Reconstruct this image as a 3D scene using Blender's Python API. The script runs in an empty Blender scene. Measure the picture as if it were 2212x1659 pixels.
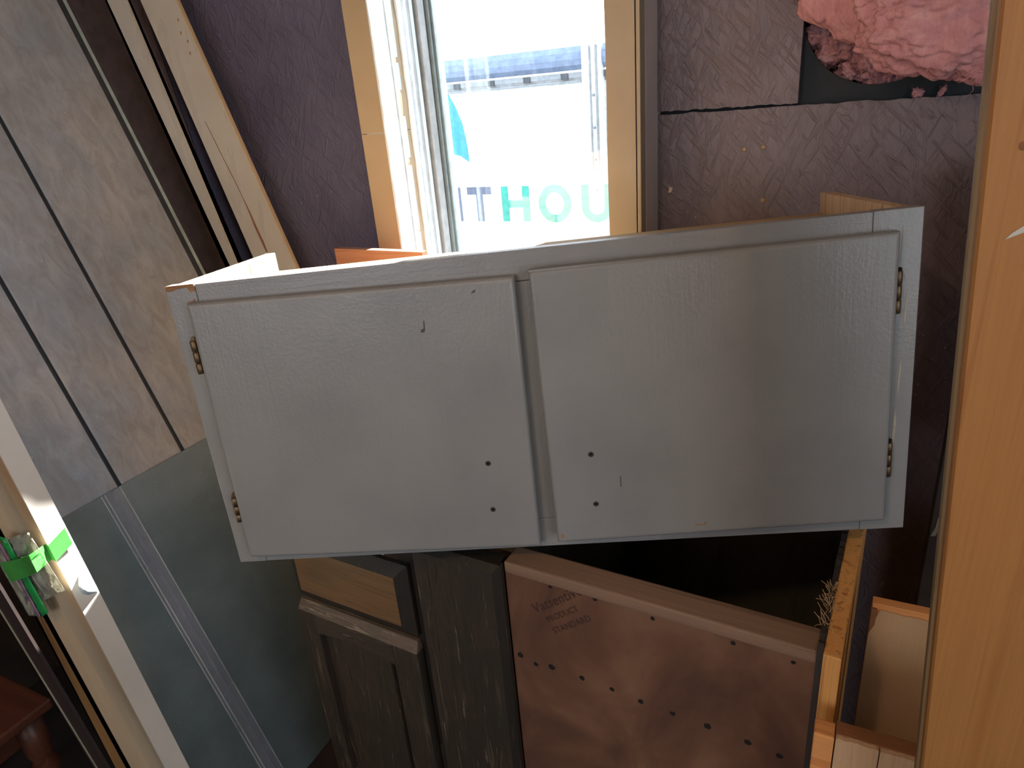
import bpy, bmesh, math, random
from mathutils import Vector, Matrix, noise
random.seed(7)
sc = bpy.context.scene
col = sc.collection

# ------------------------------------------------------------------ camera
CAMZ = 1.52
F = 1500.0
IX = Vector((0.89467264, 0.439303, -0.08107866))     # image right
IY = Vector((0.10363593, -0.38065465, -0.91889152))  # image down
IZ = Vector((-0.43453477, 0.81370444, -0.38608888))  # view direction
cam = bpy.data.cameras.new('camera'); camo = bpy.data.objects.new('camera', cam); col.objects.link(camo)
cam.sensor_width = 36.0; cam.lens = F / 2212.0 * 36.0; cam.clip_start = 0.02; cam.clip_end = 200
m = Matrix.Identity(4)
for i in range(3):
    m[i][0] = IX[i]; m[i][1] = -IY[i]; m[i][2] = -IZ[i]
m[0][3], m[1][3], m[2][3] = 0, 0, CAMZ
camo.matrix_world = m
sc.camera = camo

# ------------------------------------------------------------------ world, sun, openings, exposure
W = bpy.data.worlds.new('sky'); sc.world = W; W.use_nodes = True
bg = W.node_tree.nodes['Background']
bg.inputs[0].default_value = (0.80, 0.90, 1.0, 1); bg.inputs[1].default_value = 2.8
sl = bpy.data.lights.new('sun', 'SUN'); sl.energy = 55.0; sl.angle = math.radians(0.6); sl.color = (1.0, 0.96, 0.90)
so = bpy.data.objects.new('sun', sl); col.objects.link(so)
sun_dir = Vector((-0.15, -1.0, -1.08))
so.rotation_euler = sun_dir.to_track_quat('-Z', 'Y').to_euler()
so.location = (1, 6, 8)
vs = sc.view_settings
vs.view_transform = 'Standard'; vs.look = 'None'; vs.gamma = 1.0; vs.use_curve_mapping = False
vs.exposure = 0.55
cy = sc.cycles
cy.max_bounces = 5; cy.diffuse_bounces = 3; cy.glossy_bounces = 2; cy.transmission_bounces = 2; cy.transparent_max_bounces = 8
cy.caustics_reflective = False; cy.caustics_refractive = False

SIDE_Y0, SIDE_Y1, SIDE_X, SIDE_Z0, SIDE_Z1 = -1.25, 0.10, 1.45, 0.95, 2.15   # unseen right-hand opening added for cool light, sill raised to darken below
# rear opening added for frontal fill light, sill raised to darken lower parts
REAR_X0, REAR_X1, REAR_Y, REAR_Z0, REAR_Z1 = -1.40, 0.20, -2.30, 1.00, 2.25
def portal(name, loc, direction, sx, sy):
    d = bpy.data.lights.new(name, 'AREA'); d.shape = 'RECTANGLE'; d.size = sx; d.size_y = sy
    d.cycles.is_portal = True
    o = bpy.data.objects.new(name, d); col.objects.link(o)
    o.location = loc; o.rotation_euler = Vector(direction).to_track_quat('-Z', 'Z').to_euler()
portal('side_fill_portal', (SIDE_X + 0.12, (SIDE_Y0 + SIDE_Y1) / 2, (SIDE_Z0 + SIDE_Z1) / 2), (-1, 0, 0), SIDE_Y1 - SIDE_Y0, SIDE_Z1 - SIDE_Z0)
portal('rear_fill_portal', ((REAR_X0 + REAR_X1) / 2, REAR_Y - 0.12, (REAR_Z0 + REAR_Z1) / 2), (0, 1, 0), REAR_X1 - REAR_X0, REAR_Z1 - REAR_Z0)
portal('window_portal', (-0.69, 1.60, CAMZ + 0.09), (0, -1, 0), 0.52, 1.44)
# warm fill lamp added behind the camera, no bulb is known there
bl = bpy.data.lights.new('warm_fill_light', 'POINT'); bl.energy = 15.0; bl.color = (1.0, 0.66, 0.38); bl.shadow_soft_size = 0.05
bo = bpy.data.objects.new('warm_fill_light', bl); col.objects.link(bo); bo.location = (-0.55, -0.8, 2.42)

# ------------------------------------------------------------------ helpers
def ray(x, y):
    return IX * (x - 1106.0) + IY * (y - 829.5) + IZ * F
def hit(x, y, n, off):
    """point seen at photo pixel (x, y) on the plane n.p = off (camera-centred, z from the eye)"""
    w = ray(x, y); n = Vector(n)
    return w * (off / n.dot(w))
def onY(x, y, Y):
    p = hit(x, y, (0, 1, 0), Y); return Vector((p.x, p.y, p.z + CAMZ))

def mesh_obj(name, bm, mat=None, parent=None, smooth=False):
    me = bpy.data.meshes.new(name)
    bmesh.ops.recalc_face_normals(bm, faces=bm.faces)
    bm.to_mesh(me); bm.free()
    if smooth:
        for p in me.polygons: p.use_smooth = True
    o = bpy.data.objects.new(name, me); col.objects.link(o)
    if mat: me.materials.append(mat)
    if parent: o.parent = parent
    return o
def thing(name, label, cat, mat4=None, group=None):
    o = bpy.data.objects.new(name, None); col.objects.link(o); o.empty_display_size = 0.05
    if mat4 is not None: o.matrix_world = mat4
    o['label'] = label; o['category'] = cat
    if group: o['group'] = group
    return o
def tag(o, label, cat, group=None):
    o['label'] = label; o['category'] = cat
    if group: o['group'] = group
    return o
def struct(o, label=None):
    o['kind'] = 'structure'
    if label: o['label'] = label
    return o
def T(x, y, z): return Matrix.Translation((x, y, z))
def frame(o, ux, uy, uz):
    M = Matrix.Identity(4)
    for i in range(3):
        M[i][0] = ux[i]; M[i][1] = uy[i]; M[i][2] = uz[i]; M[i][3] = o[i]
    return M
def bx(bm, x0, x1, y0, y1, z0, z1):
    v = [bm.verts.new(p) for p in ((x0,y0,z0),(x1,y0,z0),(x1,y1,z0),(x0,y1,z0),(x0,y0,z1),(x1,y0,z1),(x1,y1,z1),(x0,y1,z1))]
    for f in ((0,3,2,1),(4,5,6,7),(0,1,5,4),(1,2,6,5),(2,3,7,6),(3,0,4,7)): bm.faces.new([v[i] for i in f])
    return bm
def box(name, x0, x1, y0, y1, z0, z1, mat, parent=None, bev=0.0, seg=2):
    bm = bmesh.new(); bx(bm, x0, x1, y0, y1, z0, z1)
    if bev: bmesh.ops.bevel(bm, geom=bm.edges[:], offset=bev, segments=seg, affect='EDGES', profile=0.6)
    return mesh_obj(name, bm, mat, parent)
def prism_bm(poly, y0, y1, bm=None):
    bm = bm or bmesh.new()
    a = [bm.verts.new((p[0], y0, p[1])) for p in poly]; b = [bm.verts.new((p[0], y1, p[1])) for p in poly]
    bm.faces.new(a); bm.faces.new(b[::-1]); n = len(poly)
    for i in range(n): bm.faces.new([a[i], b[i], b[(i+1) % n], a[(i+1) % n]])
    return bm
def prism(name, poly, y0, y1, mat, parent=None, bev=0.0, seg=1):
    bm = prism_bm(poly, y0, y1)
    if bev:
        bmesh.ops.recalc_face_normals(bm, faces=bm.faces)
        bmesh.ops.bevel(bm, geom=bm.edges[:], offset=bev, segments=seg, affect='EDGES')
    return mesh_obj(name, bm, mat, parent)
def tube(bm, pts, r, n=8, cap=True):
    pts = [Vector(p) for p in pts]; rings = []
    rs = r if isinstance(r, (list, tuple)) else [r] * len(pts)
    for i, p in enumerate(pts):
        d = (pts[min(i+1, len(pts)-1)] - pts[max(i-1, 0)]).normalized()
        a = d.orthogonal().normalized() if i == 0 else (a - d * a.dot(d)).normalized()
        b = d.cross(a)
        rings.append([bm.verts.new(p + (a*math.cos(2*math.pi*k/n) + b*math.sin(2*math.pi*k/n)) * rs[i]) for k in range(n)])
    for i in range(len(rings)-1):
        for k in range(n): bm.faces.new([rings[i][k], rings[i][(k+1) % n], rings[i+1][(k+1) % n], rings[i+1][k]])
    if cap: bm.faces.new(rings[0][::-1]); bm.faces.new(rings[-1])
    return bm
def lathe(bm, prof, n=20, cx=0, cy=0):
    rings = [[bm.verts.new((cx + r*math.cos(2*math.pi*k/n), cy + r*math.sin(2*math.pi*k/n), z)) for k in range(n)] for r, z in prof]
    for i in range(len(rings)-1):
        for k in range(n): bm.faces.new([rings[i][k], rings[i][(k+1) % n], rings[i+1][(k+1) % n], rings[i+1][k]])
    bm.faces.new(rings[0][::-1]); bm.faces.new(rings[-1])
    return bm
def xline(p, q, z):   # x on the line through p,q at height z
    return p.x + (q.x - p.x) * (z - p.z) / (q.z - p.z)
def jag(p, q, n, amp, rnd=random):
    """points from p to q with small ragged offsets across the line"""
    d = Vector((q[0]-p[0], q[1]-p[1])); nn = Vector((-d.y, d.x)).normalized(); out = []
    for i in range(n):
        t = i / n; k = rnd.uniform(-amp, amp) if i else 0
        out.append((p[0]+d.x*t+nn.x*k, p[1]+d.y*t+nn.y*k))
    return out

# ------------------------------------------------------------------ materials
def newmat(name):
    m = bpy.data.materials.new(name); m.use_nodes = True
    nt = m.node_tree; b = nt.nodes['Principled BSDF']
    return m, nt, b
def rgb(c):   # sRGB 0-255 -> linear
    return tuple(((v/255)/12.92 if v/255 <= 0.04045 else ((v/255+0.055)/1.055)**2.4) for v in c) + (1,)
def coords(nt, scale, kind='Object', loc=(0,0,0), rot=(0,0,0)):
    tc = nt.nodes.new('ShaderNodeTexCoord'); mp = nt.nodes.new('ShaderNodeMapping')
    mp.inputs['Scale'].default_value = scale; mp.inputs['Location'].default_value = loc; mp.inputs['Rotation'].default_value = rot
    nt.links.new(tc.outputs[kind], mp.inputs[0]); return mp.outputs[0]
def coords2(nt, ang, scale, loc):
    tc = nt.nodes.new('ShaderNodeTexCoord'); a = nt.nodes.new('ShaderNodeMapping'); b = nt.nodes.new('ShaderNodeMapping')
    a.inputs['Rotation'].default_value = (0, ang, 0); b.inputs['Scale'].default_value = scale; b.inputs['Location'].default_value = loc
    nt.links.new(tc.outputs['Object'], a.inputs[0]); nt.links.new(a.outputs[0], b.inputs[0]); return b.outputs[0]
def nz(nt, vec, scale=1.0, detail=4, rough=0.55, dist=0.0):
    n = nt.nodes.new('ShaderNodeTexNoise'); n.inputs['Scale'].default_value = scale; n.inputs['Detail'].default_value = detail
    n.inputs['Roughness'].default_value = rough; n.inputs['Distortion'].default_value = dist
    nt.links.new(vec, n.inputs['Vector']); return n.outputs['Fac']
def ramp(nt, fac, stops):
    r = nt.nodes.new('ShaderNodeValToRGB'); e = r.color_ramp.elements
    while len(e) < len(stops): e.new(0.5)
    for i, (p, c) in enumerate(stops):
        e[i].position = p; e[i].color = c if isinstance(c, tuple) else (c, c, c, 1)
    nt.links.new(fac, r.inputs[0]); return r.outputs[0]
def mix(nt, fac, a, b, mode='MIX'):
    n = nt.nodes.new('ShaderNodeMix'); n.data_type = 'RGBA'; n.blend_type = mode
    for sock, v in ((n.inputs['Factor'], fac), (n.inputs[6], a), (n.inputs[7], b)):
        if hasattr(v, 'is_linked'): nt.links.new(v, sock)
        else: sock.default_value = v
    return n.outputs[2]
def math_n(nt, op, a, b):
    n = nt.nodes.new('ShaderNodeMath'); n.operation = op
    for i, v in enumerate((a, b)):
        if hasattr(v, 'is_linked'): nt.links.new(v, n.inputs[i])
        else: n.inputs[i].default_value = v
    return n.outputs[0]
def bump(nt, b, h, strength=0.3, dist=0.002):
    n = nt.nodes.new('ShaderNodeBump'); n.inputs['Strength'].default_value = strength; n.inputs['Distance'].default_value = dist
    nt.links.new(h, n.inputs['Height']); nt.links.new(n.outputs[0], b.inputs['Normal'])
def grain_scale(axis, along, across):
    return tuple(along if a == axis else across for a in 'xyz')

def wood(name, c1, c2, c3=None, axis='z', across=60, along=2.5, rough=0.6, bstr=0.25, dirt=None, spec=0.35, stain=0.35):
    m, nt, b = newmat(name)
    g = nz(nt, coords(nt, grain_scale(axis, along, across)), 1, 5, 0.6, 0.6)
    fine = nz(nt, coords(nt, grain_scale(axis, along*4, across*5)), 1, 3, 0.6)
    big = nz(nt, coords(nt, grain_scale(axis, 2.2, 7)), 1, 3, 0.5, 0.4)
    c = ramp(nt, g, [(0.30, rgb(c1)), (0.52, rgb(c2)), (0.72, rgb(c3 or c1))])
    c = mix(nt, math_n(nt, 'MULTIPLY', fine, 0.35), c, rgb(tuple(v*0.55 for v in c1)))
    c = mix(nt, math_n(nt, 'MULTIPLY', ramp(nt, big, [(0.45, 0.0), (0.7, 1.0)]), stain), c, rgb(dirt or tuple(v*0.7 for v in c1)))
    nt.links.new(c, b.inputs['Base Color'])
    b.inputs['Roughness'].default_value = rough; b.inputs['Specular IOR Level'].default_value = spec
    if bstr > 0: bump(nt, b, math_n(nt, 'ADD', g, math_n(nt, 'MULTIPLY', fine, 0.5)), bstr, 0.002)
    return m
def paint(name, c, c2=None, rough=0.4, axis='z', bstr=0.25, brush=True, chips=None, spec=0.5, wr=0.12):
    m, nt, b = newmat(name)
    big = nz(nt, coords(nt, (5, 5, 5)), 1, 4, 0.55)
    colr = mix(nt, ramp(nt, big, [(0.4, 0.0), (0.68, 1.0)]), rgb(c), rgb(c2 or tuple(v*0.93 for v in c)))
    if chips:
        ch = nz(nt, coords(nt, grain_scale(axis, 14, 60)), 1, 4, 0.6)
        colr = mix(nt, ramp(nt, ch, [(0.73, 0.0), (0.75, 1.0)]), colr, rgb(chips))
    nt.links.new(colr, b.inputs['Base Color'])
    g = nz(nt, coords(nt, grain_scale(axis, 5, 95)), 1, 4, 0.6, 0.5)
    orange = nz(nt, coords(nt, (230, 230, 230)), 1, 2, 0.5)
    h = math_n(nt, 'ADD', math_n(nt, 'MULTIPLY', g, 1.0 if brush else 0.3), math_n(nt, 'MULTIPLY', orange, 0.7))
    if bstr > 0.16: bump(nt, b, h, bstr, 0.002)
    r = ramp(nt, nz(nt, coords(nt, grain_scale(axis, 4, 20)), 1, 3, 0.5), [(0.35, max(rough-wr, 0.05)), (0.7, rough+wr)])
    nt.links.new(r, b.inputs['Roughness']); b.inputs['Specular IOR Level'].default_value = spec
    return m
def plain(name, c, rough=0.5, metal=0.0, spec=0.5):
    m, nt, b = newmat(name)
    n = nz(nt, coords(nt, (30, 30, 30)), 1, 4, 0.6)
    cc = mix(nt, ramp(nt, n, [(0.35, 0.0), (0.75, 1.0)]), rgb(c), rgb(tuple(v*0.82 for v in c)))
    nt.links.new(cc, b.inputs['Base Color']); b.inputs['Roughness'].default_value = rough
    b.inputs['Metallic'].default_value = metal; b.inputs['Specular IOR Level'].default_value = spec
    return m
def osb(name, c, c2, rough=0.42, spec=0.4):
    """paint over strand board: thin flat strands lying in several directions, shown mostly as relief"""
    m, nt, b = newmat(name)
    h = None
    for ang, sc_, lo in ((0.12, (95, 40, 12), 0.0), (-0.42, (80, 40, 14), 4.0), (0.75, (85, 40, 15), 9.0)):
        f = nz(nt, coords2(nt, ang, sc_, (lo, lo, lo)), 1, 3, 0.55, 0.7)
        f = ramp(nt, f, [(0.52, 0.0), (0.66, 1.0)])
        h = f if h is None else math_n(nt, 'MAXIMUM', math_n(nt, 'MULTIPLY', h, 0.75), f)
    fine = nz(nt, coords(nt, (260, 120, 60)), 1, 3, 0.6)
    h = math_n(nt, 'ADD', h, math_n(nt, 'MULTIPLY', fine, 0.5))
    big = nz(nt, coords(nt, (3.5, 3.5, 3.5)), 1, 4, 0.55)
    cc = mix(nt, ramp(nt, big, [(0.35, 0.0), (0.7, 1.0)]), rgb(c), rgb(c2))
    cc = mix(nt, ramp(nt, h, [(0.2, 0.0), (1.2, 0.22)]), cc, rgb(tuple(v*0.72 for v in c2)))
    sp = nt.nodes.new('ShaderNodeTexVoronoi'); sp.inputs['Scale'].default_value = 55; nt.links.new(coords(nt, (1, 1, 1)), sp.inputs['Vector'])
    dens = nz(nt, coords(nt, (4, 4, 4), loc=(3, 1, 2)), 1, 2, 0.5)
    lim = math_n(nt, 'MULTIPLY', ramp(nt, dens, [(0.45, 0.0), (0.7, 1.0)]), 0.085)
    cc = mix(nt, math_n(nt, 'LESS_THAN', sp.outputs['Distance'], lim), cc, rgb((205, 200, 195)))
    nt.links.new(cc, b.inputs['Base Color'])
    b.inputs['Roughness'].default_value = rough; b.inputs['Specular IOR Level'].default_value = spec
    bump(nt, b, h, 0.6, 0.003)
    return m

M = {}
M['grey'] = paint('grey_gloss_paint', (138, 136, 134), (129, 127, 126), rough=0.34, bstr=0.30, wr=0.035)
M['grey_h'] = paint('grey_gloss_paint_rail', (138, 136, 135), (129, 127, 127), rough=0.34, axis='x', bstr=0.30, wr=0.035)
M['raw_pine'] = wood('raw_pine', (196, 164, 134), (214, 186, 156), (120, 78, 56), axis='z', across=75, along=1.2, rough=0.75, stain=0.3, dirt=(120, 88, 62))
M['raw_ply'] = wood('raw_ply', (184, 150, 112), (202, 172, 134), (160, 122, 88), axis='x', across=30, along=2, rough=0.8)
M['chipwood'] = wood('bare_chip_wood', (150, 112, 78), (168, 130, 92), (124, 84, 56), axis='x', across=60, rough=0.8)
M['worn'] = plain('worn_pale_paint', (176, 164, 144), 0.6)
M['brass'] = plain('tarnished_brass', (122, 100, 74), 0.45, 0.85)
M['dark_hole'] = plain('dark_hole', (18, 14, 12), 0.9)
M['rim'] = plain('hole_rim', (88, 76, 66), 0.6)
M['osb'] = osb('painted_osb', (116, 101, 104), (101, 86, 89))  # dark wall paint, lifted and purpled to carry glare haze from the window
M['osb_dark'] = osb('painted_osb_cool', (102, 100, 124), (84, 82, 104), rough=0.55)  # bluer copy left of the window, glare haze put into its colour
M['tarpaper'] = plain('dark_backing', (34, 38, 44), 0.8)
M['brown_sheet'] = plain('brown_sheet', (140, 122, 122), 0.6)
M['casing'] = paint('tan_casing_paint', (160, 144, 120), (152, 135, 110), rough=0.45, bstr=0.12)
M['casing_side'] = paint('grey_casing_side', (200, 188, 182), (188, 176, 172), rough=0.6, bstr=0.3)
M['jamb'] = paint('white_jamb_paint', (206, 220, 228), (192, 206, 214), rough=0.4, bstr=0.15, chips=None)
M['track'] = plain('window_track', (158, 164, 168), 0.4)
M['sash'] = plain('sash_strip', (110, 124, 128), 0.4)
M['trim_white'] = paint('cream_trim_paint', (196, 192, 184), (186, 181, 172), rough=0.35, bstr=0.1, brush=False)
M['trim_edge'] = paint('cream_trim_edge', (186, 164, 134), (176, 152, 120), rough=0.5, bstr=0.1)
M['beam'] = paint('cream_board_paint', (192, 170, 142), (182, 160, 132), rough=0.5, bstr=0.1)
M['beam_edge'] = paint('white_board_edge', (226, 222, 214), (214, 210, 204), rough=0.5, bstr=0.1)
M['raw_edge'] = wood('raw_brown_edge', (132, 96, 56), (150, 112, 68), (100, 70, 40), axis='z', rough=0.8)
M['black_face'] = plain('black_board_face', (24, 22, 26), 0.6)
M['dark_frame'] = plain('dark_brown_frame', (44, 34, 32), 0.5)
M['pale_edge'] = plain('pale_worn_edge', (150, 144, 124), 0.6)
M['redwood'] = wood('red_brown_table', (78, 42, 32), (90, 52, 38), (62, 32, 24), axis='x', across=40, rough=0.4)
M['orange_wood'] = wood('orange_fir_board', (168, 114, 62), (176, 122, 68), (156, 100, 53), axis='z', across=75, along=1.6, rough=0.5, stain=0.25, dirt=(130, 92, 60), bstr=0.15)
M['orange_edge'] = wood('pale_board_edge', (146, 118, 82), (158, 130, 94), (124, 98, 66), axis='z', across=50, rough=0.6)
M['fir'] = wood('raw_fir', (238, 160, 88), (246, 186, 112), (180, 100, 44), axis='z', across=85, along=1.2, rough=0.6, stain=0.15)
M['rail_wood'] = wood('rail_wood', (138, 108, 88), (150, 120, 98), (86, 62, 48), axis='x', across=70, along=1.5, rough=0.7, stain=0.2)
M['cream_board'] = paint('cream_offcut_paint', (190, 152, 112), (180, 142, 104), rough=0.6, bstr=0.25)
M['cut_end'] = wood('orange_cut_end', (222, 146, 84), (232, 160, 96), (190, 112, 60), axis='x', across=70, rough=0.8)
M['brown_plank'] = wood('plank_brown_top', (126, 80, 48), (146, 96, 60), (90, 54, 34), axis='x', across=60, rough=0.8)
M['pale_plank'] = wood('plank_pale_face', (196, 158, 122), (206, 170, 134), (176, 134, 100), axis='z', across=50, along=3, rough=0.8)
M['dark_post'] = plain('dark_grey_post', (58, 50, 48), 0.7)
M['scrap'] = wood('scrap_red_wood', (140, 96, 74), (156, 110, 86), (108, 70, 52), axis='x', across=50, rough=0.5)
M['base_dark'] = wood('dark_inside', (84, 80, 72), (92, 88, 80), (74, 70, 64), axis='z', across=20, rough=0.7, bstr=0)
M['green_tape'] = plain('green_masking_tape', (64, 150, 62), 0.6)
M['green_zip'] = plain('green_zip', (34, 150, 76), 0.35)
M['steel'] = plain('hinge_metal', (170, 150, 120), 0.25, 0.95)
M['floor'] = wood('floor_boards', (52, 44, 40), (58, 48, 43), (42, 35, 32), axis='y', across=12, rough=0.8, bstr=0)
M['room'] = wood('room_boards', (196, 172, 142), (204, 180, 150), (180, 154, 124), axis='x', across=12, rough=0.85, bstr=0)
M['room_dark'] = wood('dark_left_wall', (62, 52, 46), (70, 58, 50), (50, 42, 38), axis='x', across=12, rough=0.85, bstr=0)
M['ceil'] = plain('ceiling_paint', (186, 170, 150), 0.9)
M['gravel'] = plain('gravel', (122, 118, 112), 0.95)
M['screw'] = plain('pale_screw', (170, 140, 104), 0.5, 0.3)
M['strand'] = plain('wood_splinter', (196, 160, 122), 0.8)
M['bluestrip'] = plain('pale_blue_edge', (186, 204, 206), 0.4)
M['slate'] = plain('dark_slate_sheet', (62, 64, 70), 0.6)

# weathered dark oak of the base cabinet
def weathered(name, axis='z', tone=1.0, lift=0.0):
    m, nt, b = newmat(name)
    g = nz(nt, coords(nt, grain_scale(axis, 5, 70)), 1, 6, 0.68, 0.8)
    big = nz(nt, coords(nt, (7, 7, 4), loc=(2, 0, 1)), 1, 4, 0.6, 0.6)
    scr = nz(nt, coords(nt, grain_scale(axis, 8, 130), loc=(5, 2, 3)), 1, 4, 0.7)
    s = lambda c: rgb(tuple(min(255, v*tone+lift) for v in c))
    c = ramp(nt, g, [(0.32, s((30, 24, 20))), (0.46, s((74, 60, 52))), (0.56, s((50, 43, 36))), (0.68, s((120, 104, 86)))])
    c = mix(nt, ramp(nt, big, [(0.42, 0.0), (0.66, 0.75)]), c, s((54, 50, 40)))
    c = mix(nt, ramp(nt, scr, [(0.63, 0.0), (0.70, 0.85)]), c, s((150, 136, 118)))
    nt.links.new(c, b.inputs['Base Color']); b.inputs['Roughness'].default_value = 0.55
    bump(nt, b, g, 0.35, 0.002); return m
M['oak_v'] = weathered('weathered_oak_vertical', 'z', 0.88)
M['oak_h'] = weathered('weathered_oak_horizontal', 'x')
M['oak_dark'] = weathered('weathered_oak_dark', 'z', 0.62)
M['oak_lip'] = weathered('pale_oak_lip', 'x', 1.35, 8)  # paler tone of the same oak for the door's top lip
M['drawer'] = wood('drawer_oak', (110, 84, 60), (130, 100, 70), (82, 58, 40), axis='x', across=85, along=4, rough=0.42, stain=0.4)

# screen-textured hardboard
def hardboard():
    m, nt, b = newmat('brown_hardboard')
    wv = nt.nodes.new('ShaderNodeTexWave'); wv.inputs['Scale'].default_value = 1; nt.links.new(coords(nt, (160, 160, 160)), wv.inputs['Vector'])
    wv.inputs['Distortion'].default_value = 1.0
    wv2 = nt.nodes.new('ShaderNodeTexWave'); wv2.bands_direction = 'Z'; wv2.inputs['Scale'].default_value = 1; nt.links.new(coords(nt, (160, 160, 160)), wv2.inputs['Vector'])
    wv2.inputs['Distortion'].default_value = 1.0
    h = math_n(nt, 'MULTIPLY', wv.outputs['Fac'], wv2.outputs['Fac'])
    big = nz(nt, coords(nt, (6, 6, 4)), 1, 4, 0.6, 0.6)
    c = ramp(nt, big, [(0.32, rgb((82, 52, 39))), (0.5, rgb((112, 76, 56))), (0.7, rgb((138, 102, 75)))])
    c = mix(nt, math_n(nt, 'MULTIPLY', h, 0.45), c, rgb((66, 44, 32)))
    nt.links.new(c, b.inputs['Base Color']); b.inputs['Roughness'].default_value = 0.75
    bump(nt, b, h, 0.4, 0.001); return m
M['hardboard'] = hardboard()

# grey-brown panelling
def panelling():
    m, nt, b = newmat('grey_brown_panelling')
    a = nz(nt, coords(nt, (34, 34, 14)), 1, 6, 0.7, 0.8)
    cl = nz(nt, coords(nt, (5, 5, 4), loc=(1, 2, 0)), 1, 4, 0.55, 0.5)
    c = ramp(nt, cl, [(0.33, rgb((146, 152, 162))), (0.52, rgb((164, 164, 168))), (0.72, rgb((174, 168, 164)))])
    c = mix(nt, ramp(nt, a, [(0.35, 0.55), (0.6, 0.0)]), c, rgb((128, 122, 119)))
    c = mix(nt, ramp(nt, a, [(0.62, 0.0), (0.8, 0.35)]), c, rgb((196, 192, 190)))
    sp = nt.nodes.new('ShaderNodeTexVoronoi'); sp.inputs['Scale'].default_value = 26; nt.links.new(coords(nt, (1, 1, 1)), sp.inputs['Vector'])
    c = mix(nt, math_n(nt, 'LESS_THAN', sp.outputs['Distance'], 0.035), c, rgb((200, 200, 200)))
    nt.links.new(c, b.inputs['Base Color']); b.inputs['Roughness'].default_value = 0.5; b.inputs['Specular IOR Level'].default_value = 0.4
    bump(nt, b, a, 0.12, 0.001); return m
M['panel'] = panelling()
M['groove'] = plain('dark_groove', (46, 50, 58), 0.7)
def plastic():
    m, nt, b = newmat('dark_ribbed_plastic')
    cl = nz(nt, coords(nt, (7, 7, 7)), 1, 5, 0.65, 0.0)
    c = mix(nt, cl, rgb((72, 84, 86)), rgb((126, 136, 138)))
    sp = nt.nodes.new('ShaderNodeTexVoronoi'); sp.inputs['Scale'].default_value = 40; nt.links.new(coords(nt, (1, 1, 1)), sp.inputs['Vector'])
    c = mix(nt, math_n(nt, 'LESS_THAN', sp.outputs['Distance'], 0.035), c, rgb((190, 190, 190)))
    nt.links.new(c, b.inputs['Base Color'])
    wv = nt.nodes.new('ShaderNodeTexWave'); wv.bands_direction = 'Z'; wv.inputs['Scale'].default_value = 1; nt.links.new(coords(nt, (80, 80, 80)), wv.inputs['Vector'])
    b.inputs['Roughness'].default_value = 0.30; b.inputs['Specular IOR Level'].default_value = 0.55
    bump(nt, b, wv.outputs['Fac'], 0.12, 0.0012); return m
M['plastic'] = plastic()
def clear(name, tint, alpha, rough=0.15):
    m, nt, b = newmat(name)
    b.inputs['Base Color'].default_value = rgb(tint); b.inputs['Roughness'].default_value = rough
    n = nz(nt, coords(nt, (18, 90, 6)), 1, 4, 0.6)
    nt.links.new(ramp(nt, n, [(0.35, alpha*0.6), (0.7, min(1, alpha*1.5))]), b.inputs['Alpha'])
    bump(nt, b, n, 0.3, 0.001)
    return m
M['tape'] = clear('clear_tape', (176, 176, 186), 0.26, 0.25)
M['bag'] = clear('clear_bag', (196, 196, 180), 0.36, 0.12)
def glass():
    m = bpy.data.materials.new('dusty_window_glass'); m.use_nodes = True; nt = m.node_tree; nt.nodes.remove(nt.nodes['Principled BSDF'])
    out = nt.nodes['Material Output']; tr = nt.nodes.new('ShaderNodeBsdfTransparent'); gl = nt.nodes.new('ShaderNodeBsdfGlossy'); gl.inputs['Roughness'].default_value = 0.03
    df = nt.nodes.new('ShaderNodeBsdfTranslucent'); df.inputs[0].default_value = (0.9, 0.95, 1, 1)
    m1 = nt.nodes.new('ShaderNodeMixShader'); m1.inputs[0].default_value = 0.06
    nt.links.new(tr.outputs[0], m1.inputs[1]); nt.links.new(gl.outputs[0], m1.inputs[2])
    m2 = nt.nodes.new('ShaderNodeMixShader')
    n = nz(nt, coords(nt, (30, 30, 12)), 1, 5, 0.7)
    nt.links.new(ramp(nt, n, [(0.4, 0.0), (0.8, 0.004)]), m2.inputs[0])
    nt.links.new(m1.outputs[0], m2.inputs[1]); nt.links.new(df.outputs[0], m2.inputs[2]); nt.links.new(m2.outputs[0], out.inputs[0])
    return m
M['glass'] = glass()
def pink(name, c1, c2, c3):
    m, nt, b = newmat(name)
    n = nz(nt, coords(nt, (26, 26, 26)), 1, 6, 0.7, 1.2); f = nz(nt, coords(nt, (240, 60, 90)), 1, 5, 0.75, 1.5)
    c = ramp(nt, n, [(0.3, rgb(c1)), (0.52, rgb(c2)), (0.75, rgb(c3))])
    c = mix(nt, math_n(nt, 'MULTIPLY', f, 0.30), c, rgb(tuple(v*0.7 for v in c1)))
    nt.links.new(c, b.inputs['Base Color']); b.inputs['Roughness'].default_value = 1.0; b.inputs['Specular IOR Level'].default_value = 0.05
    bump(nt, b, math_n(nt, 'ADD', n, f), 0.6, 0.0022); return m
M['pink'] = pink('pink_glass_wool', (196, 136, 140), (212, 154, 157), (224, 178, 176))
M['pink_dark'] = pink('shredded_glass_wool', (84, 56, 56), (196, 140, 144), (244, 200, 200))
M['t_white'] = plain('trailer_white', (232, 236, 238), 0.4)
M['t_band'] = plain('trailer_cornice', (126, 148, 182), 0.3)  # bluish reflection on the curved roof edge put into this colour
M['t_alu'] = plain('trailer_alu', (150, 158, 164), 0.4, 0.3)
M['t_dark'] = plain('trailer_dark', (74, 80, 86), 0.5)
M['teal'] = plain('teal_vinyl', (58, 184, 166), 0.4)
M['cyan'] = plain('cyan_vinyl', (30, 160, 172), 0.4)
M['slate_vinyl'] = plain('slate_vinyl', (78, 92, 122), 0.4)

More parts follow.
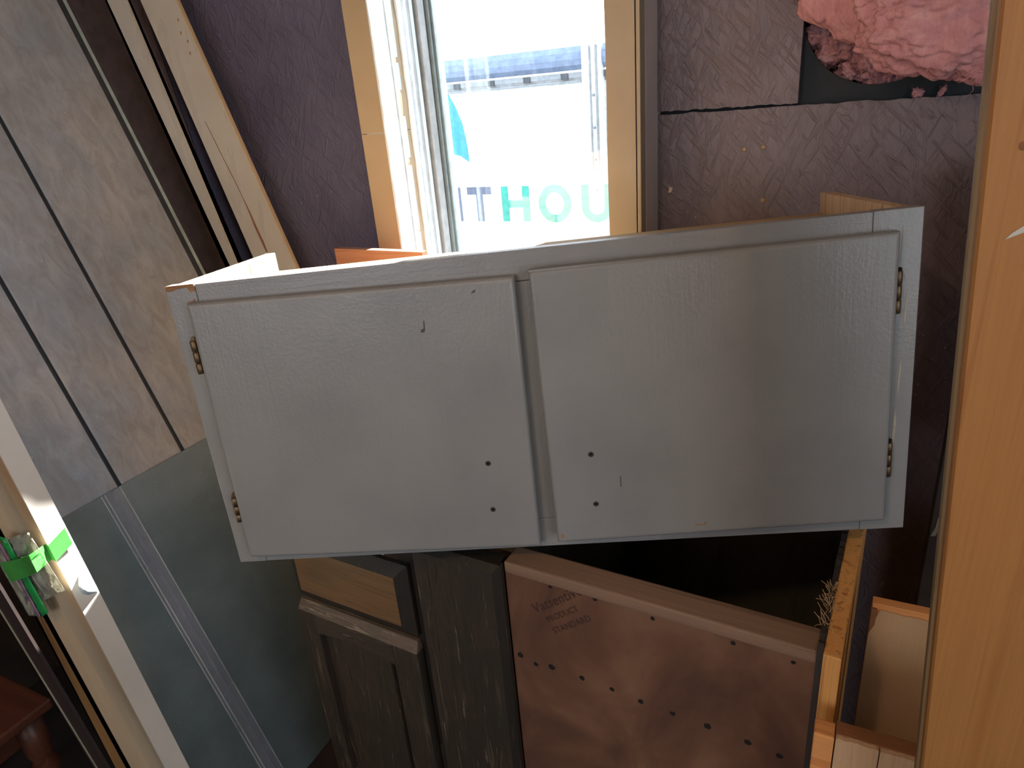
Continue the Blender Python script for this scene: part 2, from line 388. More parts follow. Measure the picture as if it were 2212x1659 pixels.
# ------------------------------------------------------------------ the room
D = 1.40            # back wall plane
XL, XR, YR, ZC = -2.10, SIDE_X, REAR_Y, 2.60
struct(box('floor', XL-0.15, XR+0.15, YR-0.15, D+0.2, -0.10, 0.0, M['floor']))
struct(box('ceiling', XL-0.15, XR+0.15, YR-0.15, D+0.2, ZC, ZC+0.1, M['ceil']))
struct(box('wall_left', XL-0.12, XL, YR, D+0.2, 0, ZC, M['room_dark']))
bm = bmesh.new()
bx(bm, XL-0.12, REAR_X0, YR-0.12, YR, 0, ZC); bx(bm, REAR_X1, XR+0.12, YR-0.12, YR, 0, ZC); bx(bm, REAR_X0, REAR_X1, YR-0.12, YR, REAR_Z1, ZC); bx(bm, REAR_X0, REAR_X1, YR-0.12, YR, 0, REAR_Z0)
struct(mesh_obj('wall_rear', bm, M['room']))
bm = bmesh.new()
bx(bm, XR, XR+0.12, YR, SIDE_Y0, 0, ZC); bx(bm, XR, XR+0.12, SIDE_Y1, D+0.2, 0, ZC); bx(bm, XR, XR+0.12, SIDE_Y0, SIDE_Y1, SIDE_Z1, ZC); bx(bm, XR, XR+0.12, SIDE_Y0, SIDE_Y1, 0, SIDE_Z0)
struct(mesh_obj('wall_right', bm, M['room']))

# back wall: sheathing with painted OSB sheets in front, a missing piece showing dark backing
OL, OR = -1.003, -0.381      # outer edges of the window box
IL, IR = -0.939, -0.445      # clear opening
WZ0, WZ1 = CAMZ-0.62, CAMZ+0.80
HC, HR = (-0.008, CAMZ+0.089), 0.127
bm = bmesh.new()             # backing wall split round the window and the cable hole
bx(bm, XL-0.12, OL, D+0.02, D+0.14, 0, ZC); bx(bm, OL, OR, D+0.02, D+0.14, 0, WZ0-0.03); bx(bm, OL, OR, D+0.02, D+0.14, WZ1+0.06, ZC)
bx(bm, OR-0.0005, HC[0]-0.2, D+0.02, D+0.14, 0, ZC); bx(bm, HC[0]-0.2, HC[0]+0.2, D+0.02, D+0.14, 0, HC[1]-0.2); bx(bm, HC[0]-0.2, HC[0]+0.2, D+0.02, D+0.14, HC[1]+0.2, ZC)
bx(bm, HC[0]+0.2, XR+0.12, D+0.02, D+0.14, 0, ZC); bx(bm, HC[0]-0.2, HC[0]+0.2, D+0.12, D+0.14, HC[1]-0.2, HC[1]+0.2)
wall_back = struct(mesh_obj('wall_back', bm, M['tarpaper']))
# ring plate round the hole
bm = bmesh.new(); n = 48
def sq(t):
    c, s = math.cos(t), math.sin(t); k = 0.2/max(abs(c), abs(s)); return (HC[0]+c*k, HC[1]+s*k)
out, inn, innb = [], [], []
for k in range(n):
    t = 2*math.pi*k/n + math.pi/4; p = sq(t); out.append(bm.verts.new((p[0], D+0.0201, p[1])))
    q = (HC[0]+HR*math.cos(t), HC[1]+HR*math.sin(t)); inn.append(bm.verts.new((q[0], D+0.0201, q[1]))); innb.append(bm.verts.new((q[0], D+0.04, q[1])))
for k in range(n):
    j = (k+1) % n; bm.faces.new([out[k], out[j], inn[j], inn[k]]); bm.faces.new([inn[k], inn[j], innb[j], innb[k]])
mesh_obj('backing_sheet', bm, M['tarpaper'], wall_back)
ZS = CAMZ - 0.062            # seam height between the sheets
rs = random.Random(3)
low = [(OR, 0.0), (XR, 0.0)] + [(XR, ZS)] + jag((0.6, ZS), (OR, ZS), 60, 0.0016, rs) + [(OR, ZS)]
prism('osb_sheet', low, D-0.001, D+0.019, M['osb'], wall_back)
up = [(OR, ZS+0.006)] + jag((OR+0.001, ZS+0.005), (-0.135, ZS+0.004), 30, 0.0012, rs) + [(-0.132, ZS+0.004), (-0.130, ZC), (OR, ZC)]
prism('osb_sheet', up, D-0.004, D+0.016, M['osb'], wall_back)
box('osb_sheet', 0.34, XR, D, D+0.019, ZS+0.003, ZC, M['osb'], wall_back)
box('osb_sheet', OL-0.62, OL, D, D+0.019, 0, ZC, M['osb_dark'], wall_back)
box('osb_sheet', XL, OL-0.623, D+0.003, D+0.019, 0, ZC, M['osb_dark'], wall_back)
e0, e1 = onY(296, 0, D-0.012), onY(500, 560, D-0.012)
prism('osb_sheet', [(XL, 0), (xline(e0, e1, 0), 0), (xline(e0, e1, 2.3), 2.3), (XL, 2.3)], D-0.012, D-0.001, M['brown_sheet'], wall_back)
box('osb_sheet', OL, OR, D, D+0.019, 0, WZ0-0.03, M['osb'], wall_back)
box('osb_sheet', OL, OR, D, D+0.019, WZ1+0.06, ZC, M['osb'], wall_back)
# screws left in the sheet right of the window, and old staple holes
bm = bmesh.new(); lathe(bm, [(0.0042, 0), (0.0046, 0.002), (0.0034, 0.003), (0.0022, 0.0022)], 12)
for f in bm.verts: f.co = Vector((f.co.x, -f.co.z, f.co.y))
scr = None
for (px_, py_) in ((1649, 318), (1648, 432), (1608, 322)):
    p = onY(px_, py_, D-0.001)
    if scr is None: scr = mesh_obj('screw', bm, M['screw'], wall_back); o = scr
    else: o = scr.copy(); col.objects.link(o)
    o.location = p
for (px_, py_) in ((1448, 410), (1513, 130), (1672, 55)):       # paint flakes
    p = onY(px_, py_, D-0.001); a = random.random()*3
    prism('paint_chip', [(p.x-0.004, p.z-0.006), (p.x+0.003, p.z-0.004), (p.x+0.005, p.z+0.003), (p.x-0.001, p.z+0.007)], D-0.0035, D-0.0005, M['trim_edge'], wall_back)

# ------------------------------------------------------------------ window
Dc = 1.289; Yg = 1.53
win = bpy.data.objects.new('window_1', None); col.objects.link(win); win.location = (IL, Yg, WZ0); struct(win, 'window with tan boxed casing and white paint-worn jamb')
def w_(o): o.matrix_parent_inverse = win.matrix_world.inverted(); return o
bpy.context.view_layer.update()
rj = random.Random(11)
def wbox(name, *a, mat='jamb', bev=0.0): return w_(box(name, *a, M[mat], win, bev))
# left casing (two lengths with a butt joint), right casing with a groove and a grey boxed side
zj = CAMZ - 0.058
for z0, z1 in ((WZ0-0.02, zj-0.0006), (zj+0.0006, WZ1+0.06)):
    poly = [(OL, z0), (OL, z1)] + [(IL-0.004, z1)] + jag((IL-0.003, z1), (IL-0.003, z0), 26, 0.0018, rj)[1:] + [(IL-0.003, z0)]
    w_(prism('casing', poly, Dc, D, M['casing'], win))
w_(prism('casing', [(-0.3915, WZ0-0.02), (-0.3915, WZ1+0.06)] + jag((IR, WZ1+0.06), (IR, WZ0-0.02), 16, 0.0012, rj) + [(IR, WZ0-0.02)], Dc, Dc+0.03, M['casing'], win))
wbox('casing_groove', -0.3915, -0.389, Dc+0.004, Dc+0.03, WZ0-0.02, WZ1+0.06, mat='slate')
wbox('casing_bead', -0.389, OR-0.0008, Dc-0.001, Dc+0.03, WZ0-0.02, WZ1+0.06, mat='casing', bev=0.0015)
wbox('casing_side', -0.412, OR, Dc+0.0305, D+0.0199, WZ0-0.02, WZ1+0.06, mat='casing_side')
wbox('jamb_side', IR, -0.4125, Dc+0.0305, D+0.14, WZ0-0.02, WZ1+0.06)
wbox('head_casing', OL, OR, Dc, D, WZ1+0.0601, WZ1+0.13, mat='casing')
wbox('sill', OL, OR, Dc-0.02, D+0.14, WZ0-0.05, WZ0-0.0205)
# left jamb: worn white board, then stops and sliding tracks, then the sash edge
wbox('jamb_board', IL-0.05, IL, Dc+0.001, Dc+0.052, WZ0-0.02, WZ1+0.06)
poly = [(IL-0.003, WZ0-0.02), (IL-0.003, WZ1+0.06)] + jag((IL+0.0015, WZ1+0.06), (IL+0.0015, WZ0-0.02), 70, 0.0014, rj) + [(IL+0.0015, WZ0-0.02)]
w_(prism('paint_edge', poly, Dc-0.0005, Dc+0.008, M['jamb'], win))
wbox('track_bed', IL-0.05, IL-0.012, Dc+0.052, Yg+0.05, WZ0-0.02, WZ1+0.06, mat='track')
yy = Dc+0.056
for wdt, mt, dx in ((0.012, 'track', 0.0), (0.014, 'jamb', -0.002), (0.006, 'sash', -0.008), (0.016, 'jamb', 0.002), (0.005, 'sash', -0.008), (0.022, 'track', -0.002), (0.014, 'jamb', -0.004), (0.006, 'sash', -0.009), (0.026, 'track', 0.0)):
    wbox('track', IL-0.02, IL+dx, yy, yy+wdt, WZ0-0.02, WZ1+0.06, mat=mt, bev=0.002); yy += wdt + 0.004
for k, dx in enumerate((0.006, 0.011, 0.008)):
    wbox('sash_stile', IL-0.02, IL+dx, Yg-0.026+k*0.009, Yg-0.019+k*0.009, WZ0-0.02, WZ1+0.06, mat='sash', bev=0.001)
wbox('sash_bottom', IL-0.01, IR, Yg-0.012, Yg+0.02, WZ0-0.02, WZ0+0.03)
wbox('sash_top', IL-0.01, IR, Yg-0.012, Yg+0.02, WZ1+0.03, WZ1+0.06)
wbox('pane', IL-0.005, IR+0.002, Yg+0.003, Yg+0.007, WZ0+0.03, WZ1+0.03, mat='glass')

# ------------------------------------------------------------------ outside: yard and trailer
struct(box('ground_outside', -30, 30, D+0.2, 40, -0.45, -0.3, M['gravel']))
TY = 4.0
tr = thing('white_trailer', 'white trailer with teal lettering seen outside through the window', 'trailer', T(-2.0, TY, -0.30))
def tb(name, x0, x1, y0, y1, z0, z1, mat, bev=0.0): return box(name, x0+2.0, x1+2.0, y0, y1, z0+CAMZ+0.3, z1+CAMZ+0.3, M[mat], tr, bev)
tb('side_wall', -5.5, 3.0, 0.0, 2.2, -1.35, 0.05, 't_white')
tb('lower_skirt', -5.4, 2.9, 0.02, 2.1, -1.80, -1.35, 't_alu')
bm = bmesh.new(); prof = [(0.0, 0.10)] + [(-0.055*math.sin(t)-0.0, 0.10+0.125*(1-math.cos(t))/1.0) for t in [i*math.pi/2/8 for i in range(1, 9)]]
prof = [(-0.02, 0.085), (-0.045, 0.11), (-0.055, 0.14), (-0.05, 0.175), (-0.03, 0.205), (0.0, 0.22), (0.3, 0.25), (0.3, 0.085)]
a = [bm.verts.new((-3.5, y, z+CAMZ+0.3)) for y, z in prof]; b = [bm.verts.new((5.0, y, z+CAMZ+0.3)) for y, z in prof]
bm.faces.new(a); bm.faces.new(b[::-1])
for i in range(len(prof)): j = (i+1) % len(prof); bm.faces.new([a[i], b[i], b[j], a[j]])
mesh_obj('cornice', bm, M['t_band'], tr)
tb('drip_rail', -5.5, 3.0, -0.02, 0.0, 0.045, 0.075, 't_alu', 0.004); tb('drip_rail', -5.5, 3.0, -0.012, 0.0, 0.022, 0.034, 't_alu', 0.002)
for k in range(9): tb('rail_clip', -3.05+0.235*k, -3.005+0.235*k, -0.026, -0.012, 0.040, 0.072, 't_dark', 0.003)
post = tb('corner_post', -1.497, -1.385, -0.07, 0.0, -0.47, 0.26, 't_white', 0.006)
tb('post_strip', -1.45, -1.443, -0.078, -0.07, -0.45, 0.2, 't_alu')
tb('post_strip', -1.415, -1.405, -0.078, -0.07, -0.45, 0.2, 't_alu')
bm = bmesh.new(); lathe(bm, [(0.008, 0), (0.007, 0.004), (0.003, 0.006)], 10)
for v in bm.verts: v.co = Vector((v.co.x, -v.co.z, v.co.y))
rv = mesh_obj('rivet', bm, M['t_alu'], tr)
for k in range(4):
    o = rv if k == 0 else rv.copy()
    if k: col.objects.link(o); o.parent = tr
    o.location = (-1.43+2.0, -0.07, CAMZ+0.3-0.05-0.17*k)
# lettering ITHOU
H0, H1 = -0.756, -0.540; HH = H1-H0; st = 0.046
def letter(polys, mat):
    bm = bmesh.new()
    for p in polys: prism_bm([(x+2.0, z+CAMZ+0.3) for x, z in p], -0.003, -0.0003, bm)
    return mesh_obj('letter', bm, M[mat], tr)
R_ = lambda x0, x1, z0, z1: [(x0, z0), (x1, z0), (x1, z1), (x0, z1)]
lx = lambda p: onY(p, 440, TY).x
letter([R_(lx(981), lx(997.5), H0, H1)], 'slate_vinyl')
tm = (lx(1013)+lx(1062))/2
letter([R_(lx(1012), lx(1063), H1-st, H1), R_(tm-st/2, tm+st/2, H0, H1-st)], 'slate_vinyl')
x0, x1 = lx(1085), lx(1144)
letter([R_(x0, x0+st, H0, H1), R_(x1-st, x1, H0, H1), R_(x0+st, x1-st, (H0+H1)/2-st/2, (H0+H1)/2+st/2)], 'teal')
def ring(cx, cz, rx, rz, s, t0, t1, n=28):
    out = []
    for i in range(n):
        a0 = t0+(t1-t0)*i/n; a1 = t0+(t1-t0)*(i+1)/n
        f = lambda a, k: (cx+(rx-k)*math.cos(a), cz+(rz-k)*math.sin(a))
        out.append([f(a0, 0), f(a1, 0), f(a1, s), f(a0, s)])
    return out
letter(ring((lx(1164)+lx(1234))/2, (H0+H1)/2, (lx(1234)-lx(1164))/2, HH/2+0.006, st, 0, 2*math.pi), 'teal')
ux0 = lx(1257)
letter([R_(ux0, ux0+st, H0+0.085, H1), R_(ux0+0.145, ux0+0.145+st, H0+0.085, H1)] + ring(ux0+(0.145+st)/2, H0+0.085, (0.145+st)/2, 0.09, st, math.pi, 2*math.pi, 16), 'teal')
bm = bmesh.new()
pts = [(-3.3, 0.018), (-2.40, 0.018), (-2.36, -0.06), (-2.325, -0.15), (-2.31, -0.24), (-2.302, -0.32), (-2.30, -0.385), (-2.36, -0.345), (-2.45, -0.325), (-3.3, -0.30)]
prism_bm([(x+2.0, z+CAMZ+0.3) for x, z in pts], -0.003, -0.0003, bm); mesh_obj('sail_graphic', bm, M['cyan'], tr)

# ------------------------------------------------------------------ wall cabinet (the subject)
a_ = Vector((0.93041081, 0.36403393, 0.0426031)).normalized(); b_ = Vector((0.02609906, -0.02510118, -0.44470468)); b_ = (b_ - a_*b_.dot(a_)).normalized(); d_ = a_.cross(b_)
CH, CD = 0.446, 0.33
P0 = Vector((-0.8704, 0.6278, -0.2107 + CAMZ)); CO = P0 + b_*CH
wc = thing('wall_cabinet', 'grey painted two-door wall cabinet set down on the old base cabinet', 'cabinet', frame(CO, a_, d_, -b_))
ft = 0.019
box('stile', 0, 0.044, 0, ft, 0, CH, M['grey'], wc, 0.0012)
box('stile', 0.941, 1.0, 0, ft, 0, CH, M['grey'], wc, 0.0012)
box('stile', 0.478, 0.520, 0, ft, 0.048, CH-0.042, M['grey'], wc, 0.0008)
box('rail', 0.0446, 0.9404, 0, ft, CH-0.0415, CH-0.0005, M['grey_h'], wc, 0.0012)
box('rail', 0.0446, 0.9404, 0, ft, 0.0005, 0.0475, M['grey_h'], wc, 0.0012)
box('side_panel', 0.001, 0.019, ft, CD, 0, CH-0.002, M['raw_pine'], wc, 0.0015)
box('side_panel', 0.981, 0.999, ft, CD, 0, CH-0.002, M['raw_pine'], wc, 0.0015)
box('top_panel', 0.019, 0.981, ft, CD-0.004, CH-0.048, CH-0.036, M['raw_ply'], wc)
box('bottom_panel', 0.019, 0.981, ft, CD-0.004, 0.03, 0.042, M['raw_ply'], wc)
box('back_panel', 0.019, 0.981, CD-0.004, CD, 0.004, CH-0.036, M['raw_ply'], wc)
# glue and saw marks on the raw left side
for (y, z0, z1) in ((0.12, -0.014, -0.026), (0.22, -0.006, -0.024), (0.27, -0.008, -0.014)):
    box('saw_mark', 0.0188, 0.0196, y, y+0.004, CH+z1, CH+z0, M['chipwood'], wc)
prism('bare_chip', [(0.001, CH-0.007), (0.002, CH+0.0002), (0.043, CH+0.0002), (0.044, CH-0.010), (0.036, CH-0.011), (0.033, CH-0.004), (0.018, CH-0.005), (0.008, CH-0.008)], -0.0006, 0.002, M['chipwood'], wc)
prism('bare_chip', [(0.026, CH-0.027), (0.030, CH-0.024), (0.036, CH-0.023), (0.040, CH-0.020), (0.040, CH-0.0235), (0.032, CH-0.0265)], -0.0006, 0.002, M['scrap'], wc)
def door(x0, x1, z0, z1, name='door'):
    bm = bmesh.new(); bx(bm, x0, x1, -0.019, -0.0004, z0, z1)
    fe = [e for e in bm.edges if all(v.co.y < -0.01 for v in e.verts)]
    bmesh.ops.bevel(bm, geom=fe, offset=0.006, segments=3, affect='EDGES', profile=0.5)
    ve = [e for e in bm.edges if abs(e.verts[0].co.y-e.verts[1].co.y) > 0.01]
    return bm
def door_obj(x0, x1, z0, z1, pivot, rot):
    bm = door(x0-pivot[0], x1-pivot[0], z0-pivot[2], z1-pivot[2])
    o = mesh_obj('door', bm, M['grey'], wc); o.location = pivot; o.rotation_euler = rot; return o
dl = door_obj(0.035, 0.4915, CH-0.428, CH-0.0245, (0.035, 0, CH-0.0245), (0, math.radians(0.9), 0))
drr = door_obj(0.511, 0.967, CH-0.423, CH-0.025, (0.967, 0, CH-0.025), (0, 0, math.radians(1.6)))
def hole_at(d, pivot, u, v):
    bm = bmesh.new(); n = 16; y = -0.0193
    r1 = [bm.verts.new((0.0042*math.cos(2*math.pi*k/n), y, 0.0042*math.sin(2*math.pi*k/n))) for k in range(n)]
    r2 = [bm.verts.new((0.0034*math.cos(2*math.pi*k/n), y-0.0008, 0.0034*math.sin(2*math.pi*k/n))) for k in range(n)]
    r3 = [bm.verts.new((0.0026*math.cos(2*math.pi*k/n), y-0.0002, 0.0026*math.sin(2*math.pi*k/n))) for k in range(n)]
    for A, B in ((r1, r2), (r2, r3)):
        for k in range(n): bm.faces.new([A[k], A[(k+1) % n], B[(k+1) % n], B[k]])
    o = mesh_obj('screw_hole', bm, M['rim'], d); o.location = (u-pivot[0], 0, CH-v-pivot[2])
    bm = bmesh.new(); f = [bm.verts.new((0.0028*math.cos(2*math.pi*k/n), y-0.0003, 0.0028*math.sin(2*math.pi*k/n))) for k in range(n)]; bm.faces.new(f)
    o2 = mesh_obj('screw_hole', bm, M['dark_hole'], d); o2.location = o.location
for u, v in ((0.428, 0.288), (0.427, 0.362)): hole_at(dl, (0.035, 0, CH-0.0245), u, v)
for u, v in ((0.570, 0.286), (0.571, 0.363)): hole_at(drr, (0.967, 0, CH-0.025), u, v)
def chip(d, pivot, u, v, pts, mat):
    o = prism('paint_chip', [(x, z) for x, z in pts], -0.0194, -0.018, M[mat], d); o.location = (u-pivot[0], 0, CH-v-pivot[2])
chip(dl, (0.035, 0, CH-0.0245), 0.362, 0.086, [(-0.004, -0.003), (0.001, -0.004), (0.003, 0.0), (0.0035, 0.012), (0.0022, 0.013), (0.001, 0.002), (-0.002, 0.001)], 'rim')
chip(dl, (0.035, 0, CH-0.0245), 0.436, 0.040, [(-0.003, -0.002), (0.002, -0.001), (0.004, 0.003), (-0.001, 0.001)], 'rim')
chip(drr, (0.967, 0, CH-0.025), 0.521, 0.411, [(-0.004, -0.003), (0.001, -0.003), (0.000, 0.002), (-0.004, 0.003)], 'chipwood')
chip(drr, (0.967, 0, CH-0.025), 0.716, 0.408, [(-0.008, -0.001), (0.006, -0.001), (0.007, 0.004), (0.005, 0.003), (0.004, 0.0005), (-0.008, 0.0005)], 'chipwood')
chip(drr, (0.967, 0, CH-0.025), 0.608, 0.331, [(-0.001, -0.008), (0.0005, -0.008), (0.001, 0.008), (-0.0005, 0.008)], 'rim')
def hinge(u, v0, v1, sgn):
    """surface hinge: leaf on the stile with pointed ends, knuckles against the door edge"""
    L = v1-v0; z1 = CH-v0; z0 = CH-v1
    lw = 0.017 if sgn < 0 else 0.010
    poly = [(0, 0), (lw*0.8*sgn, 0.006), (lw*sgn, 0.012), (lw*sgn, L-0.012), (lw*0.8*sgn, L-0.006), (0, L)]
    o = prism('hinge', poly, -0.0025, 0.0, M['brass'], wc, 0.0004); o.location = (u, 0, z0)
    segs = 3; bm = bmesh.new(); lathe(bm, [(0.0040, 0), (0.0046, 0.0006), (0.0046, (L-0.014)/segs-0.0014), (0.0040, (L-0.014)/segs-0.0008)], 12)
    k0 = None
    for i in range(segs):
        if k0 is None: k0 = mesh_obj('knuckle', bm, M['brass'], o, True); kk = k0
        else: kk = k0.copy(); col.objects.link(kk)
        kk.location = ((0.0062 if sgn < 0 else 0.0042)*sgn, -0.013 if sgn < 0 else -0.006, 0.004+i*(L-0.012)/segs)
    bm = bmesh.new(); lathe(bm, [(0.0024, 0), (0.0024, 0.001), (0.001, 0.0014)], 10)
    for vtx in bm.verts: vtx.co = Vector((vtx.co.x, -vtx.co.z-0.0025, vtx.co.y))
    s = mesh_obj('screw', bm, M['dark_hole'], o); s.location = (0.007*sgn, 0, L-0.008)
for (u0, va, vb, w0) in ((0.985, 0.10, 0.155, 0.0022), (0.982, 0.19, 0.25, 0.002), (0.979, 0.26, 0.34, 0.0028), (0.972, 0.235, 0.30, 0.0012), (0.976, 0.02, 0.07, 0.001)):
    prism('worn_streak', [(u0, CH-va), (u0+w0, CH-(va*0.7+vb*0.3)), (u0+w0*0.6-0.002, CH-vb), (u0-w0*0.7, CH-(va*0.4+vb*0.6))], -0.0004, 0.001, M['worn'], wc)
hinge(0.0345, 0.068, 0.130, -1); hinge(0.0325, 0.316, 0.370, -1)
hinge(0.9675, 0.066, 0.134, 1); hinge(0.9675, 0.300, 0.364, 1)

# ------------------------------------------------------------------ old base cabinet
h = 0.665; BZ = CAMZ - h
E1 = hit(1765, 1410, (0, 0, 1), -h); E0 = hit(1090, 1215, (0, 0, 1), -h)
ud = (E1-E0).normalized(); bk = Vector((-ud.y, ud.x, 0))
bc = thing('base_cabinet', 'weathered dark wooden base cabinet with brown hardboard face under the wall cabinet', 'cabinet', frame(Vector((E1.x, E1.y, 0)), ud, bk, Vector((0, 0, 1))))
k = h/0.64
BL = -0.930
def bz(v): return BZ + v*k
box('side_panel', BL+0.002, BL+0.02, 0.02, 0.60, 0.0, BZ-0.016, M['base_dark'], bc)
box('bottom_panel', BL+0.02, 0.0, 0.02, 0.59, 0.10, 0.118, M['base_dark'], bc)
box('back_panel', BL+0.02, 0.0, 0.59, 0.60, 0.02, BZ-0.04, M['base_dark'], bc)
box('toe_kick', BL+0.02, 0.0, 0.06, 0.075, 0.0, 0.10, M['base_dark'], bc)
box('partition', -0.47, -0.455, 0.03, 0.59, 0.118, BZ-0.03, M['base_dark'], bc)
# raw fir right side, its top and front edges bare, a grey laminate skin on the inside with torn splinters
box('side_panel', 0.007, 0.028, -0.004, 0.60, 0.0, BZ+0.004, M['fir'], bc, 0.002)
rq = random.Random(5)
poly = [(0.0, 0.0), (0.60, 0.0), (0.60, BZ+0.006)] + [(0.60-0.6*i/60, BZ+0.006+rq.uniform(-0.003, 0.002)) for i in range(1, 60)] + [(0.0, BZ+0.004)]
bm = bmesh.new(); aa = [bm.verts.new((-0.0005, y, z)) for y, z in poly]; bb = [bm.verts.new((0.0068, y, z)) for y, z in poly]
bm.faces.new(aa); bm.faces.new(bb[::-1])
for i in range(len(poly)): j = (i+1) % len(poly); bm.faces.new([aa[i], aa[j], bb[j], bb[i]])
mesh_obj('inner_skin', bm, M['dark_post'], bc)
bm = bmesh.new()
for i in range(46):
    y = rq.uniform(0.045, 0.13); p = Vector((rq.uniform(-0.002, 0.008), y, BZ+0.004)); q = p + Vector((rq.uniform(-0.016, 0.010), rq.uniform(-0.02, 0.02), rq.uniform(0.002, 0.014)))
    tube(bm, [p, (p+q)/2+Vector((rq.uniform(-.002, .002), rq.uniform(-.003, .003), 0)), q], 0.00045, 4)
sp_o = mesh_obj('splinters', bm, M['strand'], bc); sp_o['kind'] = 'stuff'
# face frame and fronts
box('face_frame_stile', BL, BL+0.03, 0.0, 0.019, 0.0, BZ-0.017, M['oak_dark'], bc)
box('face_frame_stile', -0.665, -0.455, 0.0, 0.019, 0.08, BZ-0.001, M['oak_dark'], bc)
box('face_frame_rail', BL+0.03, -0.665, 0.0, 0.019, BZ-0.05, BZ-0.001, M['oak_dark'], bc)
box('face_frame_rail', BL+0.03, -0.665, 0.0, 0.019, 0.08, 0.13, M['oak_dark'], bc)
box('face_frame_rail', BL+0.03, -0.665, 0.0, 0.019, bz(-0.235), bz(-0.185), M['oak_dark'], bc)
def bevel_front(name, x0, x1, z0, z1, th, bw, mat, bmat):
    """slab front with a wide chamfer on all four sides; the chamfers are pieces of their own"""
    o = box(name, x0+bw, x1-bw, -th, -0.001, z0+bw, z1-bw, M[mat], bc)
    inn = [(x0+bw, z0+bw), (x1-bw, z0+bw), (x1-bw, z1-bw), (x0+bw, z1-bw)]; outr = [(x0, z0), (x1, z0), (x1, z1), (x0, z1)]
    for i in range(4):
        j = (i+1) % 4; bm = bmesh.new()
        v = [bm.verts.new((p[0], y, p[1])) for p, y in ((inn[i], -th), (inn[j], -th), (outr[j], -th*0.45), (outr[i], -th*0.45))]
        w = [bm.verts.new((p[0], -0.001, p[1])) for p in (inn[i], inn[j], outr[j], outr[i])]
        bm.faces.new(v); bm.faces.new(w[::-1])
        for q in range(4): bm.faces.new([v[q], w[q], w[(q+1) % 4], v[(q+1) % 4]])
        mesh_obj('chamfer', bm, M[bmat], o)
    return o
bevel_front('drawer_front', BL-0.004, -0.640, bz(-0.206), bz(-0.058), 0.022, 0.024, 'drawer', 'oak_dark')
# the drawer face reaches the left end: cover strip of the same oak
# door with stiles, rails and raised panel
dz0, dz1 = 0.11, bz(-0.218); dx0, dx1 = BL-0.004, -0.640
dob = bpy.data.objects.new('door', None); col.objects.link(dob); dob.parent = bc; dob.location = (dx0, -0.001, dz0)
w_d, h_d = dx1-dx0, dz1-dz0; sw = 0.052
box('door_stile', 0, sw-0.008, -0.021, 0, 0, h_d-0.018, M['oak_v'], dob, 0.002)
box('door_stile', w_d-sw-0.006, w_d, -0.021, 0, 0, h_d-0.018, M['oak_v'], dob, 0.002)
arch = [(sw-0.008, h_d-0.018), (sw-0.008, h_d-0.066)] + [(sw-0.008+(w_d-2*sw+0.002)*i/12, h_d-0.066+0.012*math.sin(math.pi*i/12)) for i in range(1, 12)] + [(w_d-sw-0.006, h_d-0.066), (w_d-sw-0.006, h_d-0.018)]
prism('door_rail', arch, -0.021, 0, M['oak_h'], dob)
box('door_rail', sw-0.008, w_d-sw-0.006, -0.021, 0, 0, 0.06, M['oak_h'], dob)
bm = bmesh.new()
v = [bm.verts.new(p) for p in ((0, -0.021, h_d-0.018), (w_d, -0.021, h_d-0.018), (w_d-0.004, -0.008, h_d), (0.0, -0.008, h_d), (0, 0, h_d-0.018), (w_d, 0, h_d-0.018), (w_d-0.004, 0, h_d), (0, 0, h_d))]
for f in ((0, 1, 2, 3), (4, 7, 6, 5), (0, 4, 5, 1), (1, 5, 6, 2), (2, 6, 7, 3), (3, 7, 4, 0)): bm.faces.new([v[i] for i in f])
mesh_obj('door_lip', bm, M['oak_lip'], dob)
bm = bmesh.new(); x0, x1, z0, z1 = sw-0.008, w_d-sw-0.006, 0.06, h_d-0.055; bw = 0.026
pts = [(x0, -0.006, z0), (x1, -0.006, z0), (x1, -0.006, z1), (x0, -0.006, z1), (x0+bw, -0.008, z0+bw), (x1-bw*0.5, -0.008, z0+bw), (x1-bw*0.5, -0.008, z1+0.01), (x0+bw, -0.008, z1+0.01), (x0+bw+0.002, -0.016, z0+bw+0.002), (x1-bw*0.5-0.002, -0.016, z0+bw), (x1-bw*0.5-0.002, -0.016, z1+0.01), (x0+bw+0.002, -0.016, z1+0.01)]
v = [bm.verts.new(p) for p in pts]
for i in range(4):
    j = (i+1) % 4; bm.faces.new([v[i], v[j], v[4+j], v[4+i]]); bm.faces.new([v[4+i], v[4+j], v[8+j], v[8+i]])
bm.faces.new(v[8:12]); mesh_obj('raised_panel', bm, M['oak_v'], dob)
# wide plank next to the door, with a chamfered top
bevel_front('wide_front', -0.622, -0.449, 0.09, bz(-0.0)-0.001, 0.021, 0.010, 'oak_v', 'oak_dark')
